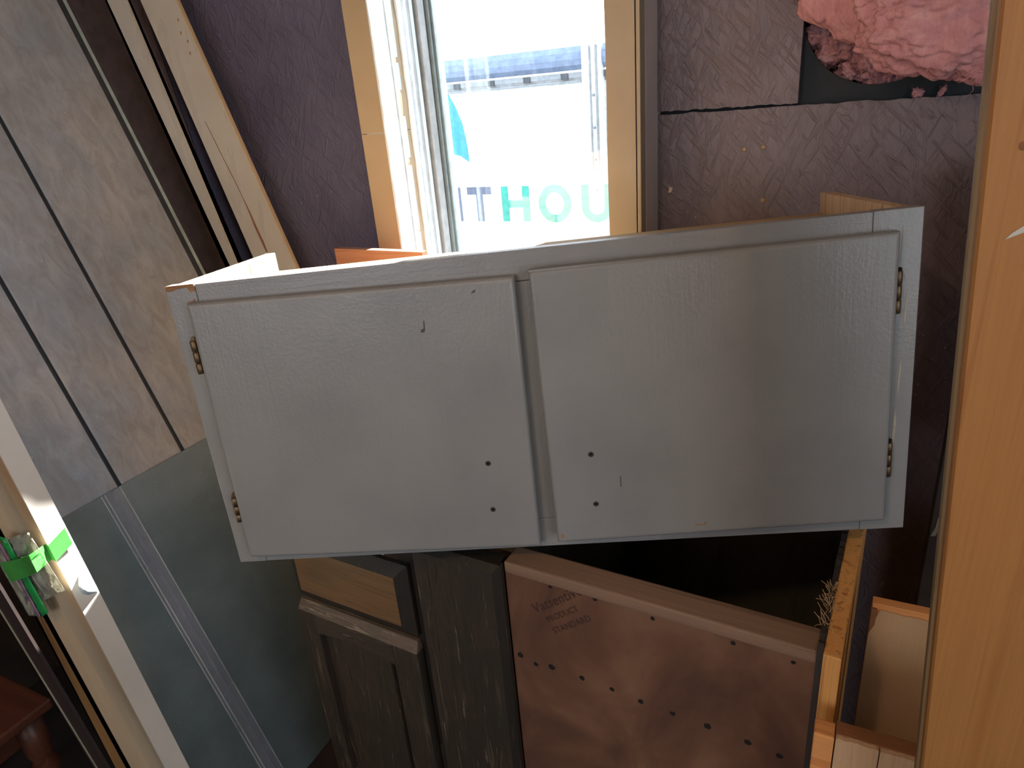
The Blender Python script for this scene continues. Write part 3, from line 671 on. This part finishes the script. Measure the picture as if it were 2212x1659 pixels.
# hardboard face, top rail and row of nail holes
box('hardboard_panel', -0.449, 0.004, 0.003, 0.008, 0.08, BZ-0.012, M['hardboard'], bc)
box('top_rail', -0.449, 0.0, 0.001, 0.046, BZ-0.020, BZ, M['rail_wood'], bc, 0.003)
box('top_rail', BL+0.02, -0.449, 0.0195, 0.046, BZ-0.020, BZ-0.017, M['rail_wood'], bc)
bm = bmesh.new(); n = 10
rg = [bm.verts.new((0.005*math.cos(2*math.pi*q/n)*(1+0.15*math.sin(3*q)), 0, 0.005*math.sin(2*math.pi*q/n)*(1+0.15*math.cos(2*q)))) for q in range(n)]
bm.faces.new(rg)
nh = None
for (u, v) in ((-0.371, -0.022), (-0.211, -0.024), (-0.298, -0.020), (-0.101, -0.025), (-0.026, -0.027), (-0.436, -0.182), (-0.408, -0.190), (-0.379, -0.184), (-0.326, -0.184), (-0.276, -0.185), (-0.230, -0.189), (-0.181, -0.190), (-0.130, -0.190), (-0.074, -0.193), (-0.032, -0.197)):
    if nh is None: nh = mesh_obj('nail_hole', bm, M['dark_hole'], bc); o = nh
    else: o = nh.copy(); col.objects.link(o)
    o.location = (u, 0.0028, BZ+v*1.0-0.002); s = random.uniform(0.75, 1.1) * (0.75 if v > -0.1 else 1.0); o.scale = (s, 1, s*1.15); o.rotation_euler = (0, random.uniform(0, 3), 0)
# faded ink stamp on the hardboard, rotated as in the photo
def text_mesh(name, body, size, mat, parent, M4, shear=0.0):
    cu = bpy.data.curves.new(name, 'FONT'); cu.body = body; cu.size = size; cu.shear = shear; cu.extrude = 0.0003; cu.resolution_u = 3; cu.space_character = 1.05
    o = bpy.data.objects.new(name, cu); col.objects.link(o); bpy.context.view_layer.update()
    me = bpy.data.meshes.new_from_object(o.evaluated_get(bpy.context.evaluated_depsgraph_get()))
    bpy.data.objects.remove(o); bpy.data.curves.remove(cu)
    me.materials.clear(); me.materials.append(mat); r = bpy.data.objects.new(name, me); col.objects.link(r); r.parent = parent; r.matrix_local = M4; return r
M['ink'] = plain('faded_ink', (70, 44, 36), 0.9)
ang = math.radians(38)
for i, (s, sz, dx, sh) in enumerate((('Vatsentive', 0.024, 0.0, 0.2), ('PRODUCT', 0.014, 0.012, 0.0), ('STANDARD', 0.015, 0.008, 0.0))):
    ro = Matrix.Rotation(-ang, 4, 'Y') @ Matrix.Rotation(math.pi/2, 4, 'X')
    off = Vector((math.cos(ang)*dx + math.sin(ang)*0.021*i, 0, math.sin(ang)*dx - math.cos(ang)*0.021*i))
    text_mesh('stamp_line', s, sz, M['ink'], bc, T(-0.400+off.x, 0.0027, BZ-0.085+off.z) @ ro, sh)

# ------------------------------------------------------------------ sheets leaning on the left wall
th = math.radians(20.0); PN = Vector((math.cos(th), 0, math.sin(th))); PD = Vector((math.sin(th), 0, -math.cos(th))); OFF = -1.576
fx = (OFF + CAMZ*math.sin(th))/math.cos(th)           # where the sheet meets the floor
# local frame of a leaning sheet: x = world Y, z = up the sheet, y = out of the back (away from the room)
def lean(dx=0.0): return frame(Vector((fx+dx, 0, 0)), Vector((0, 1, 0)), -PN, -PD)
ps = thing('panelling_sheet', 'grey-brown wood panelling sheet with dark grooves leaning on the left', 'panel', lean())
L = 2.40; ys = [0.575, 0.7275*1.0, 0.780, 0.948, 1.217]
gy = [0.575, 0.780, 0.9485, 1.217]
for i in range(3):
    g0 = 0.0052 if i else 0; g1 = 0.0052 if i < 2 else 0
    box('plank', gy[i]+g0, gy[i+1]-g1, 0.0, 0.006, 0.004, L, M['panel'], ps, 0.0012, 1)
box('groove_backing', gy[0], gy[-1]-0.001, 0.0062, 0.009, 0.004, L, M['groove'], ps)
tag(box('slate_sheet', 0.60, 1.240, 0.011, 0.020, 0.0, 2.42, M['slate']), 'dark slate sheet edge showing just behind the grooved panelling', 'panel')
o = bpy.data.objects['slate_sheet']; o.matrix_world = lean(-0.0)
tag(box('blue_edged_sheet', 0.62, 1.258, 0.022, 0.030, 0.0, 2.45, M['bluestrip']), 'pale blue edged sheet rearmost in the stack leaning on left', 'panel'); bpy.data.objects['blue_edged_sheet'].matrix_world = lean()
# dark ribbed plastic sheet in front, with a strip of clear tape
def s_of(x, y):
    p = hit(x, y, PN, OFF+0.006); q = p + Vector((0, 0, CAMZ)) - Vector((fx, 0, 0)); return q.y, q.dot(-PD)
topz = s_of(300, 1027)[1]
pls = thing('plastic_sheet', 'dark grey-green ribbed plastic sheet standing in front of the panelling', 'plastic sheet', lean())
rp = random.Random(9)
left = [(s_of(*q)) for q in ((133, 1136), (150, 1180), (195, 1290), (232, 1370), (290, 1470), (345, 1580))]
bot_y = left[-1][0] - 0.02
poly = [(1.20, 0.0), (1.20, topz), ] + [(left[0][0]+0.012, topz), (left[0][0]+0.004, topz-0.003), (left[0][0], topz-0.012)]
for i in range(1, len(left)): poly += jag(left[i-1], left[i], 8, 0.0012, rp)[1:] + [left[i]]
poly += [(bot_y, 0.0)]
prism('sheet_body', poly, -0.0058, -0.0012, M['plastic'], pls)
ta = s_of(219, 1078); tb_ = s_of(262, 1055); y0t, y1t = ta[0], tb_[0]
box('tape_strip', y0t, y1t, -0.0066, -0.0060, 0.02, topz-0.001, M['tape'], pls)
M['tape_line'] = clear('tape_edge_line', (214, 216, 212), 0.55, 0.2)
for yy in (y0t, y0t+0.008, y1t-0.0025): box('tape_edge', yy, yy+0.0022, -0.0072, -0.0067, 0.02, topz-0.001, M['tape_line'], pls)
box('tape_edge', (y0t+y1t)/2, (y0t+y1t)/2+0.006, -0.0071, -0.0067, 0.02, topz-0.001, M['tape'], pls)

# ------------------------------------------------------------------ trim boards leaning at the back wall
def line_board(name, label, cat, L1, L2, R1, R2, Y, th_, z0, z1, mat, edge=None, ewid=0.0, group=None):
    l1, l2, r1, r2 = onY(*L1, Y), onY(*L2, Y), onY(*R1, Y), onY(*R2, Y)
    org = Vector((xline(l1, l2, z0), Y, z0))
    t = thing(name, label, cat, T(*org), group)
    q = [(xline(l1, l2, z0), z0), (xline(r1, r2, z0), z0), (xline(r1, r2, z1), z1), (xline(l1, l2, z1), z1)]
    q = [(x-org.x, z-org.z) for x, z in q]
    if edge:
        q2 = [q[1], (q[1][0]+ewid, q[1][1]), (q[2][0]+ewid, q[2][1]), q[2]]
        prism('edge', q2, 0.003, th_, M[edge], t)
    prism('board', q, 0.0, th_, M[mat], t)
    return t, org
line_board('trim_board', 'narrow cream trim board leaning beside the panelling, left of a wider one', 'board', (231, 0), (483, 545), (270, 0), (499, 545), 1.30, 0.008, 0.0, 2.30, 'trim_white', group='cream trim boards')
tbB, orgB = line_board('trim_board', 'wide cream trim board with a long brown paint crack, leaning left of the window', 'board', (303, 0), (542, 545), (378, 0), (623, 545), 1.315, 0.010, 0.0, 2.30, 'trim_white', 'trim_edge', 0.0045, 'cream trim boards')
# brown crack and nail marks on the wide board
rc = random.Random(4)
cr = [(443, 262), (462, 300), (484, 345), (506, 388), (524, 425), (541, 462), (552, 490), (566, 520), (577, 545)]
wd = [0.0006, 0.001, 0.001, 0.0013, 0.001, 0.0028, 0.0032, 0.0038, 0.0025]
pl = []; pr = []
for (x, y), w in zip(cr, wd):
    p = onY(x, y, 1.315) - orgB; pl.append((p.x-w, p.z)); pr.append((p.x+w*rc.uniform(0.6, 1.4), p.z))
prism('paint_crack', pl + pr[::-1], -0.0006, 0.001, M['scrap'], tbB)
for (x, y) in ((385, 43), (391, 71), (406, 89), (411, 115)):
    p = onY(x, y, 1.315) - orgB; prism('nail_mark', [(p.x-0.003, p.z), (p.x, p.z-0.005), (p.x+0.002, p.z+0.001), (p.x, p.z+0.004)], -0.0006, 0.001, M['chipwood'], tbB)

# ------------------------------------------------------------------ cream board near the camera, its tape and the bag of hinges
PY = 0.45
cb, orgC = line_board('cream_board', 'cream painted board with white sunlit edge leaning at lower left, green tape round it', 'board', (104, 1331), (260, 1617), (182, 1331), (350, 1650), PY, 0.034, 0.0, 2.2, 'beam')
# right narrow edge gets its own skin
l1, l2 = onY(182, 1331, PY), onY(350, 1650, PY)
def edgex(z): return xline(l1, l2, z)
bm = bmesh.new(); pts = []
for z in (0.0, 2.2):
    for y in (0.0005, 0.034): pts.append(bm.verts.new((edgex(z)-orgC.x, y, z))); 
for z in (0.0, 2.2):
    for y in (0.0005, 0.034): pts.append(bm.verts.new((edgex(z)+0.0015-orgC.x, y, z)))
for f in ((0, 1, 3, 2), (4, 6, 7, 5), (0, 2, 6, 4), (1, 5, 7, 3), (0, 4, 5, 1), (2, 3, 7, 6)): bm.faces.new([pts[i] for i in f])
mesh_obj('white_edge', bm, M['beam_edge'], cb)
# faint bead lines
for t in (0.25, 0.5, 0.75):
    ll1, ll2 = onY(104, 1331, PY), onY(260, 1617, PY)
    f = lambda z: (xline(ll1, ll2, z)*(1-t) + edgex(z)*t) - orgC.x
    prism('bead_line', [(f(0), 0), (f(0)+0.0012, 0), (f(2.2)+0.0012, 2.2), (f(2.2), 2.2)], -0.0004, 0.001, M['trim_edge'], cb)
# masking tape wrapping face and edge
def P(x, y, dy=0.0): p = onY(x, y, PY-dy); return p - orgC
bm = bmesh.new()
tp = [(0, 1217), (40, 1207), (62, 1200), (97, 1176)]; bt = [(24, 1258), (60, 1246), (80, 1236), (112, 1209)]
va = [bm.verts.new(P(x, y, d)) for (x, y), d in zip(tp, (0.030, 0.034, 0.032, 0.001))]; vb = [bm.verts.new(P(x, y, d)) for (x, y), d in zip(bt, (0.030, 0.034, 0.030, 0.001))]
ez = [P(97, 1176).z, P(112, 1209).z]
ea = bm.verts.new((edgex(ez[0])+0.003-orgC.x, 0.030, ez[0]+0.012)); eb = bm.verts.new((edgex(ez[1])+0.003-orgC.x, 0.030, ez[1]+0.012))
ma = bm.verts.new((edgex(ez[0])+0.003-orgC.x, 0.0, ez[0])); mb = bm.verts.new((edgex(ez[1])+0.003-orgC.x, 0.0, ez[1]))
va += [ma, ea]; vb += [mb, eb]
for i in range(len(va)-1): bm.faces.new([va[i], va[i+1], vb[i+1], vb[i]])
o = mesh_obj('green_tape', bm, M['green_tape'], cb)
md = o.modifiers.new('thick', 'SOLIDIFY'); md.thickness = 0.0006
# curled flap of clear film on the edge
bm = bmesh.new(); rows = []
for i in range(7):
    t = i/6; z = P(140, 1245).z - 0.052*t; cx = edgex(z)-orgC.x
    rows.append([bm.verts.new((cx+0.002+0.016*math.sin(math.pi*t)*math.sin(s*1.5)*1.0, 0.032-0.030*math.sin(math.pi*t)**0.7*(1-math.cos(s*1.5)), z)) for s in [q/5 for q in range(6)]])
for i in range(6):
    for j in range(5): bm.faces.new([rows[i][j], rows[i][j+1], rows[i+1][j+1], rows[i+1][j]])
o = mesh_obj('film_curl', bm, M['jamb'], cb, True); md = o.modifiers.new('thick', 'SOLIDIFY'); md.thickness = 0.0005
# zip bag
bag = thing('zip_bag', 'crumpled clear zip bag with green seal taped to the cream board', 'bag', T(*orgC))
def sheet_px(name, quad, nx, ny, dy, wrinkle, mat, parent, seed):
    bm = bmesh.new(); g = []
    for j in range(ny+1):
        row = []
        for i in range(nx+1):
            s, t = i/nx, j/ny
            x = (quad[0][0]*(1-s)+quad[1][0]*s)*(1-t) + (quad[3][0]*(1-s)+quad[2][0]*s)*t
            y = (quad[0][1]*(1-s)+quad[1][1]*s)*(1-t) + (quad[3][1]*(1-s)+quad[2][1]*s)*t
            w = wrinkle*noise.noise(Vector((x*0.09+seed, y*0.05, seed)))
            row.append(bm.verts.new(P(x, y, dy+w)))
        g.append(row)
    for j in range(ny):
        for i in range(nx): bm.faces.new([g[j][i], g[j][i+1], g[j+1][i+1], g[j+1][i]])
    o = mesh_obj(name, bm, M[mat], parent, True); md = o.modifiers.new('thick', 'SOLIDIFY'); md.thickness = 0.0005; return o
sheet_px('bag_body', [(2, 1165), (62, 1150), (140, 1275), (90, 1300)], 14, 22, 0.014, 0.012, 'bag', bag, 1.3)
sheet_px('bag_flap', [(-30, 1170), (0, 1170), (92, 1332), (62, 1330)], 8, 20, 0.015, 0.010, 'bag', bag, 4.1)
sheet_px('zip_strip', [(-4, 1158), (14, 1164), (104, 1324), (88, 1334)], 3, 16, 0.020, 0.004, 'green_zip', bag, 2.2)
M['purple'] = plain('zip_purple_line', (150, 110, 150), 0.4)
sheet_px('zip_line', [(-9, 1166), (-5, 1164), (88, 1331), (84, 1334)], 1, 16, 0.021, 0.003, 'purple', bag, 2.2)
# loose hinges in the bag
def bag_hinge(c, ang, label):
    o = P(*c, 0.004) + orgC
    t = thing('loose_hinge', label, 'hinge', T(*o) @ Matrix.Rotation(ang, 4, 'Y'), 'hinges in the zip bag')
    box('leaf', 0.002, 0.016, -0.001, 0.001, -0.024, 0.024, M['steel'], t, 0.0006); 
    bm = bmesh.new(); kn = None
    lathe(bm, [(0.002, -0.0055), (0.0038, -0.0050), (0.0038, 0.0050), (0.002, 0.0055)], 12)
    for i in range(4):
        if kn is None: kn = mesh_obj('knuckle', bm, M['steel'], t, True); q = kn
        else: q = kn.copy(); col.objects.link(q)
        q.location = (0, -0.002, -0.018+0.012*i)
bag_hinge((72, 1262), math.radians(-24), 'brassy loose hinge in the clear zip bag, below the green tape')
bag_hinge((32, 1196), math.radians(-24), 'small loose hinge in the clear zip bag, above the green tape')

# ------------------------------------------------------------------ dark boards and table at the lower left
def strip_sheet(name, label, L1, L2, R1, R2, Y, depth, z1, emat, fmat, cat='board'):
    l1, l2, r1, r2 = onY(*L1, Y), onY(*L2, Y), onY(*R1, Y), onY(*R2, Y); org = Vector((xline(l1, l2, 0), Y, 0))
    t = thing(name, label, cat, T(*org))
    q = [(xline(l1, l2, 0)-org.x, 0), (xline(r1, r2, 0)-org.x, 0), (xline(r1, r2, z1)-org.x, z1), (xline(l1, l2, z1)-org.x, z1)]
    prism('raw_edge', q, 0.0, 0.003, M[emat], t); prism('board_body', q, 0.0031, depth, M[fmat], t); return t
strip_sheet('plywood_offcut', 'black-faced plywood offcut with raw brown edge beside the cream board', (88, 1347), (240, 1640), (100, 1345), (246, 1611), 0.452, 0.018, 1.9, 'raw_edge', 'black_face')
strip_sheet('dark_frame_board', 'dark brown board with a thin pale worn edge at lower left corner', (108, 1500), (203, 1659), (136, 1500), (231, 1659), 0.36, 0.004, 1.6, 'dark_frame', 'dark_frame')
fo = [o for o in bpy.data.objects if o.name.startswith('dark_frame_board')][0]
p0, p1 = onY(107, 1503, 0.357), onY(203, 1659, 0.357); base = fo.matrix_world.translation
bpy.context.view_layer.update(); base = fo.matrix_world.translation.copy()
f = lambda z: xline(p0, p1, z)-base.x
prism('worn_edge', [(f(0), 0), (f(0)+0.004, 0), (f(1.6)+0.003, 1.6), (f(1.6), 1.6)], -0.001, 0.0, M['pale_edge'], fo)
tz = 0.52; tx, ty = -1.312, 0.468
tab = thing('side_table', 'red-brown wooden side table with turned legs in the dark lower left corner', 'table', T(tx-0.30, ty-0.22, 0))
box('table_top', -0.30, 0.30, -0.22, 0.22, tz-0.022, tz, M['redwood'], tab, 0.006, 3)
box('apron', -0.235, 0.235, 0.150, 0.165, tz-0.09, tz-0.0225, M['redwood'], tab); box('apron', -0.235, 0.235, -0.165, -0.150, tz-0.09, tz-0.0225, M['redwood'], tab)
box('apron', 0.236, 0.250, -0.164, 0.164, tz-0.09, tz-0.0225, M['redwood'], tab); box('apron', -0.250, -0.236, -0.164, 0.164, tz-0.09, tz-0.0225, M['redwood'], tab)
bm = bmesh.new(); lathe(bm, [(0.012, 0), (0.02, 0.01), (0.022, 0.05), (0.014, 0.10), (0.024, 0.18), (0.028, 0.27), (0.016, 0.34), (0.026, 0.37), (0.018, 0.39), (0.024, 0.41), (0.024, tz-0.023)], 16)
lg = None
for sx in (-1, 1):
    for sy in (-1, 1):
        if lg is None: lg = mesh_obj('leg', bm, M['redwood'], tab, True); o = lg
        else: o = lg.copy(); col.objects.link(o)
        o.location = (sx*0.262, sy*0.182, 0)

# ------------------------------------------------------------------ right-hand boards
OY = 0.62
l1, l2 = onY(2164, 0, OY), onY(1990, 1659, OY)
ob = thing('fir_board', 'broad orange-brown fir board standing upright at the right edge', 'board', T(xline(l1, l2, 0), OY, 0))
f = lambda z, d=0: xline(l1, l2, z)+d-xline(l1, l2, 0)
prism('board_face', [(f(0), 0), (f(0, 0.20), 0), (f(2.2, 0.20), 2.2), (f(2.2), 2.2)], 0, 0.020, M['orange_wood'], ob, 0.002)
prism('board_core', [(f(0, -0.0025), 0), (f(0, 0.198), 0), (f(2.2, 0.198), 2.2), (f(2.2, -0.0025), 2.2)], 0.0201, 0.040, M['orange_edge'], ob)
for (x, y, r) in ((2209, 315, 0.0032),):
    p = onY(x, y, OY-0.0005); bm = bmesh.new(); n = 14
    c0 = bm.verts.new((0, 0, 0)); rr = [bm.verts.new((r*0.7*math.cos(2*math.pi*q/n), 0.0002, r*math.sin(2*math.pi*q/n))) for q in range(n)]
    for q in range(n): bm.faces.new([c0, rr[q], rr[(q+1) % n]])
    o = mesh_obj('knot', bm, M['brown_plank'], ob); o.location = p - Vector((xline(l1, l2, 0), OY, 0))
p = onY(2202, 500, OY) - Vector((xline(l1, l2, 0), OY, 0))
prism('paint_smear', [(p.x-0.008, p.z-0.006), (p.x+0.004, p.z), (p.x+0.018, p.z+0.006), (p.x+0.004, p.z+0.006), (p.x-0.004, p.z-0.001)], -0.0006, 0.001, M['trim_white'], ob)
l1, l2 = onY(2085, 720, 1.30), onY(1980, 1310, 1.30); xm = (l1.x+l2.x)/2
dp = thing('dark_stud', 'dark grey upright stud standing behind the broad fir board', 'stud', T(xm, 1.30, 0))
box('stud_body', 0, 0.089, 0, 0.038, 0, 1.36, M['dark_post'], dp, 0.002)
p = onY(2021, 1140, 1.2995) - Vector((xm, 1.30, 0))
prism('paint_drip', [(p.x-0.006, p.z-0.02), (p.x+0.002, p.z-0.018), (p.x+0.006, p.z+0.004), (p.x+0.008, p.z+0.022), (p.x+0.001, p.z+0.022), (p.x, p.z+0.002)], -0.001, 0.001, M['pale_edge'], dp)
# cream offcut
c = onY(1885, 1305, 0.90); c2 = onY(2008, 1332, 0.90)
co = thing('cream_offcut', 'upright cream painted board offcut with orange cut top, right of the base cabinet', 'board', T(c.x, 0.90, 0))
cw = 0.11; rr = random.Random(2)
top = jag((cw, c.z-0.0095), (0.006, c.z-0.0085), 24, 0.0008, rr)
prism('board_face', [(0, 0), (cw, 0)] + top + [(0.004, c.z-0.03), (0.0, c.z-0.035)], 0.0, 0.003, M['cream_board'], co)
box('board_core', 0.0004, cw, 0.0032, 0.019, 0, c.z, M['cut_end'], co, 0.001)
bm = bmesh.new(); prism_bm([(0.0, c.z-0.052), (0.0062, c.z-0.034), (0.007, c.z-0.008), (0.0, c.z-0.007)], -0.0006, 0.004, bm); mesh_obj('torn_corner', bm, M['brown_plank'], co)
# rough plank at the bottom right
c = onY(1758, 1579, 0.672)
pb = thing('rough_plank', 'rough pale plank with dark brown top edge at the bottom right', 'plank', T(c.x, 0.672, 0))
for x0, x1 in ((0.024, 0.069), (0.0705, 0.40)): prism('plank_face', [(x0, 0), (x1, 0), (x1, c.z-0.002)] + jag((x1, c.z-0.001), (x0, c.z-0.001), 14, 0.0012, rr)[1:] + [(x0, c.z-0.002)], 0.0, 0.006, M['pale_plank'], pb)
box('end_strip', 0.0, 0.0225, -0.002, 0.022, 0, c.z, M['cut_end'], pb, 0.002)
box('top_edge', 0.0235, 0.40, 0.0062, 0.026, 0, c.z, M['brown_plank'], pb, 0.001)

# small wood scrap lying behind the cabinet, in front of the window
q0, q1 = onY(722, 537, 1.18), onY(912, 545, 1.18)
scp = prism('wood_scrap', [(0, -0.30), (q1.x-q0.x, -0.30), (q1.x-q0.x, q1.z-q0.z), (0, 0)], 0, 0.018, M['scrap']); scp.location = q0
tag(scp, 'reddish wood scrap standing behind the grey cabinet below the window', 'board')
zf = q0.z-0.30
# ------------------------------------------------------------------ insulation bulging from the hole
def lump(bm, c, r, seed, amp=0.25, sub=5, rot=None, fs=3.0):
    tmp = bmesh.new(); bmesh.ops.create_icosphere(tmp, subdivisions=sub, radius=1.0)
    for v in tmp.verts:
        d = v.co.normalized(); k = 1 + amp*noise.fractal(d*fs*0.6+Vector((seed, seed*2, 0)), 1.0, 2.0, 3) + amp*0.16*noise.fractal(d*fs*3+Vector((0, seed, seed)), 1.0, 2.0, 5)
        p = Vector((d.x*r[0]*k, d.y*r[1]*k, d.z*r[2]*k))
        if rot: p.rotate(rot)
        v.co = p + Vector(c)
    me = bpy.data.meshes.new('t'); tmp.to_mesh(me); tmp.free(); bm.from_mesh(me); bpy.data.meshes.remove(me)
from mathutils import Euler
ins = thing('insulation_batt', 'pink fibreglass batt stuffed in the round hole in the dark wall', 'insulation', T(HC[0], D, HC[1]))
def hp(x, y, Y): return onY(x, y, Y) - Vector((HC[0], D, HC[1]))
bm = bmesh.new()
for i in range(3):   # rolled end: a spiral ribbon
    pass
pts = []; 
c = hp(1800, 0, 1.375)
for i in range(60):
    t = i/59; a = 0.4+t*math.pi*4.6; r = 0.006+0.040*t
    pts.append((c.x+1.15*r*math.cos(a), c.z+0.02+0.95*r*math.sin(a)))
rib = bmesh.new(); g = []
for i, (x, z) in enumerate(pts):
    t = i/59; w = 0.0075
    dx = x-c.x; dz = z-(c.z+0.02); n_ = max(1e-5, math.hypot(dx, dz)); ux, uz = dx/n_, dz/n_
    nn = 1+0.25*noise.noise(Vector((i*0.21, 0, 0)))
    g.append([rib.verts.new((x-ux*w*nn, c.y+0.002, z-uz*w*nn)), rib.verts.new((x, c.y-0.008*nn, z)), rib.verts.new((x+ux*w*nn, c.y+0.002, z+uz*w*nn)), rib.verts.new((x, c.y+0.05, z))])
for i in range(len(g)-1):
    for j in range(4): rib.faces.new([g[i][j], g[i][(j+1) % 4], g[i+1][(j+1) % 4], g[i+1][j]])
mesh_obj('rolled_end', rib, M['pink'], ins, True)
bm = bmesh.new(); lump(bm, hp(1800, -4, 1.395), (0.052, 0.030, 0.044), 1.0, 0.12); mesh_obj('fold', bm, M['pink'], ins, True)
bm = bmesh.new(); lump(bm, hp(1865, 12, 1.385), (0.058, 0.036, 0.055), 2.4, 0.16, rot=Euler((0, 0.2, 0))); mesh_obj('fold', bm, M['pink'], ins, True)
bm = bmesh.new(); lump(bm, hp(1925, 0, 1.345), (0.036, 0.045, 0.075), 3.7, 0.14, rot=Euler((0, 0.35, 0))); mesh_obj('fold', bm, M['pink'], ins, True)
bm = bmesh.new(); lump(bm, hp(2030, 55, 1.325), (0.115, 0.055, 0.068), 5.2, 0.20, 6, rot=Euler((0, 0.18, 0)), fs=4); lump(bm, hp(2120, 110, 1.325), (0.055, 0.035, 0.042), 6.2, 0.25, 5); lump(bm, hp(2040, -50, 1.335), (0.12, 0.05, 0.075), 7.2, 0.2, 5); lump(bm, hp(2100, 150, 1.335), (0.018, 0.014, 0.012), 8.2, 0.4, 4)
mesh_obj('fold', bm, M['pink'], ins, True)
bm = bmesh.new()
for i, (x, y, r, s) in enumerate(((1815, 95, 0.030, 1.1), (1790, 120, 0.022, 2.2), (1875, 130, 0.030, 3.3), (1905, 160, 0.030, 4.4), (1950, 150, 0.028, 5.5), (1840, 150, 0.022, 6.6), (1770, 75, 0.026, 7.7), (1870, 85, 0.035, 8.8), (1960, 110, 0.03, 9.9))):
    lump(bm, hp(x, y, 1.448), (r, r*0.7, r*0.85), s, 0.55, 4, fs=5)
o = mesh_obj('shredded_wool', bm, M['pink_dark'], ins, True)
bm = bmesh.new(); rf = random.Random(12)
for i in range(420):
    if i < 240: x, y, Y = rf.uniform(1755, 1990), rf.uniform(60, 178), rf.uniform(1.405, 1.44)
    else:
        t = rf.random(); x = 1905+250*t; y = 85+90*min(1, t*1.3)+rf.uniform(-60, 12); Y = rf.uniform(1.27, 1.30) if rf.random() < 0.6 else 1.32
    p = hp(x, y, Y)
    if Y > 1.4 and math.hypot(p.x, p.z) > HR-0.006: continue
    d = Vector((rf.uniform(-1, 1), rf.uniform(-0.6, 0.2), rf.uniform(-1, 1))).normalized()*rf.uniform(0.004, 0.016); b = Vector((rf.uniform(-1, 1), rf.uniform(-1, 0), rf.uniform(-1, 1)))*0.004
    tube(bm, [p, p+d*0.5+b, p+d], [0.0005, 0.0004, 0.0002], 3)
o = mesh_obj('loose_fibres', bm, M['pink'], ins); o['kind'] = 'stuff'
for (x, y, r, lab) in ((1981, 207, 0.008, 'small pale pink wool tuft on the ledge below the hole, left of another'), (2034, 204, 0.008, 'slim pale wool tuft on the ledge below the hole, nearest the fir board')):
    p = onY(x, y, D+0.008); bm = bmesh.new(); lump(bm, (0, 0, r*0.8), (r*(1.0 if x < 2000 else 0.45), r*0.6, r*(1.0 if x < 2000 else 1.3)), x*0.01, 0.6, 4, rot=Euler((0, 0.5 if x > 2000 else 0, 0)), fs=5)
    for i in range(14):
        d = Vector((rf.uniform(-1, 1), rf.uniform(-0.6, 0), rf.uniform(-0.2, 0.8)))*r*1.3; tube(bm, [(0, 0, r), Vector((0, 0, r))+d], 0.00018, 3)
    o = mesh_obj('wool_tuft', bm, M['pink'], None, True); o.location = (p.x, D+0.008, ZS); tag(o, lab, 'insulation', 'wool tufts on the ledge')
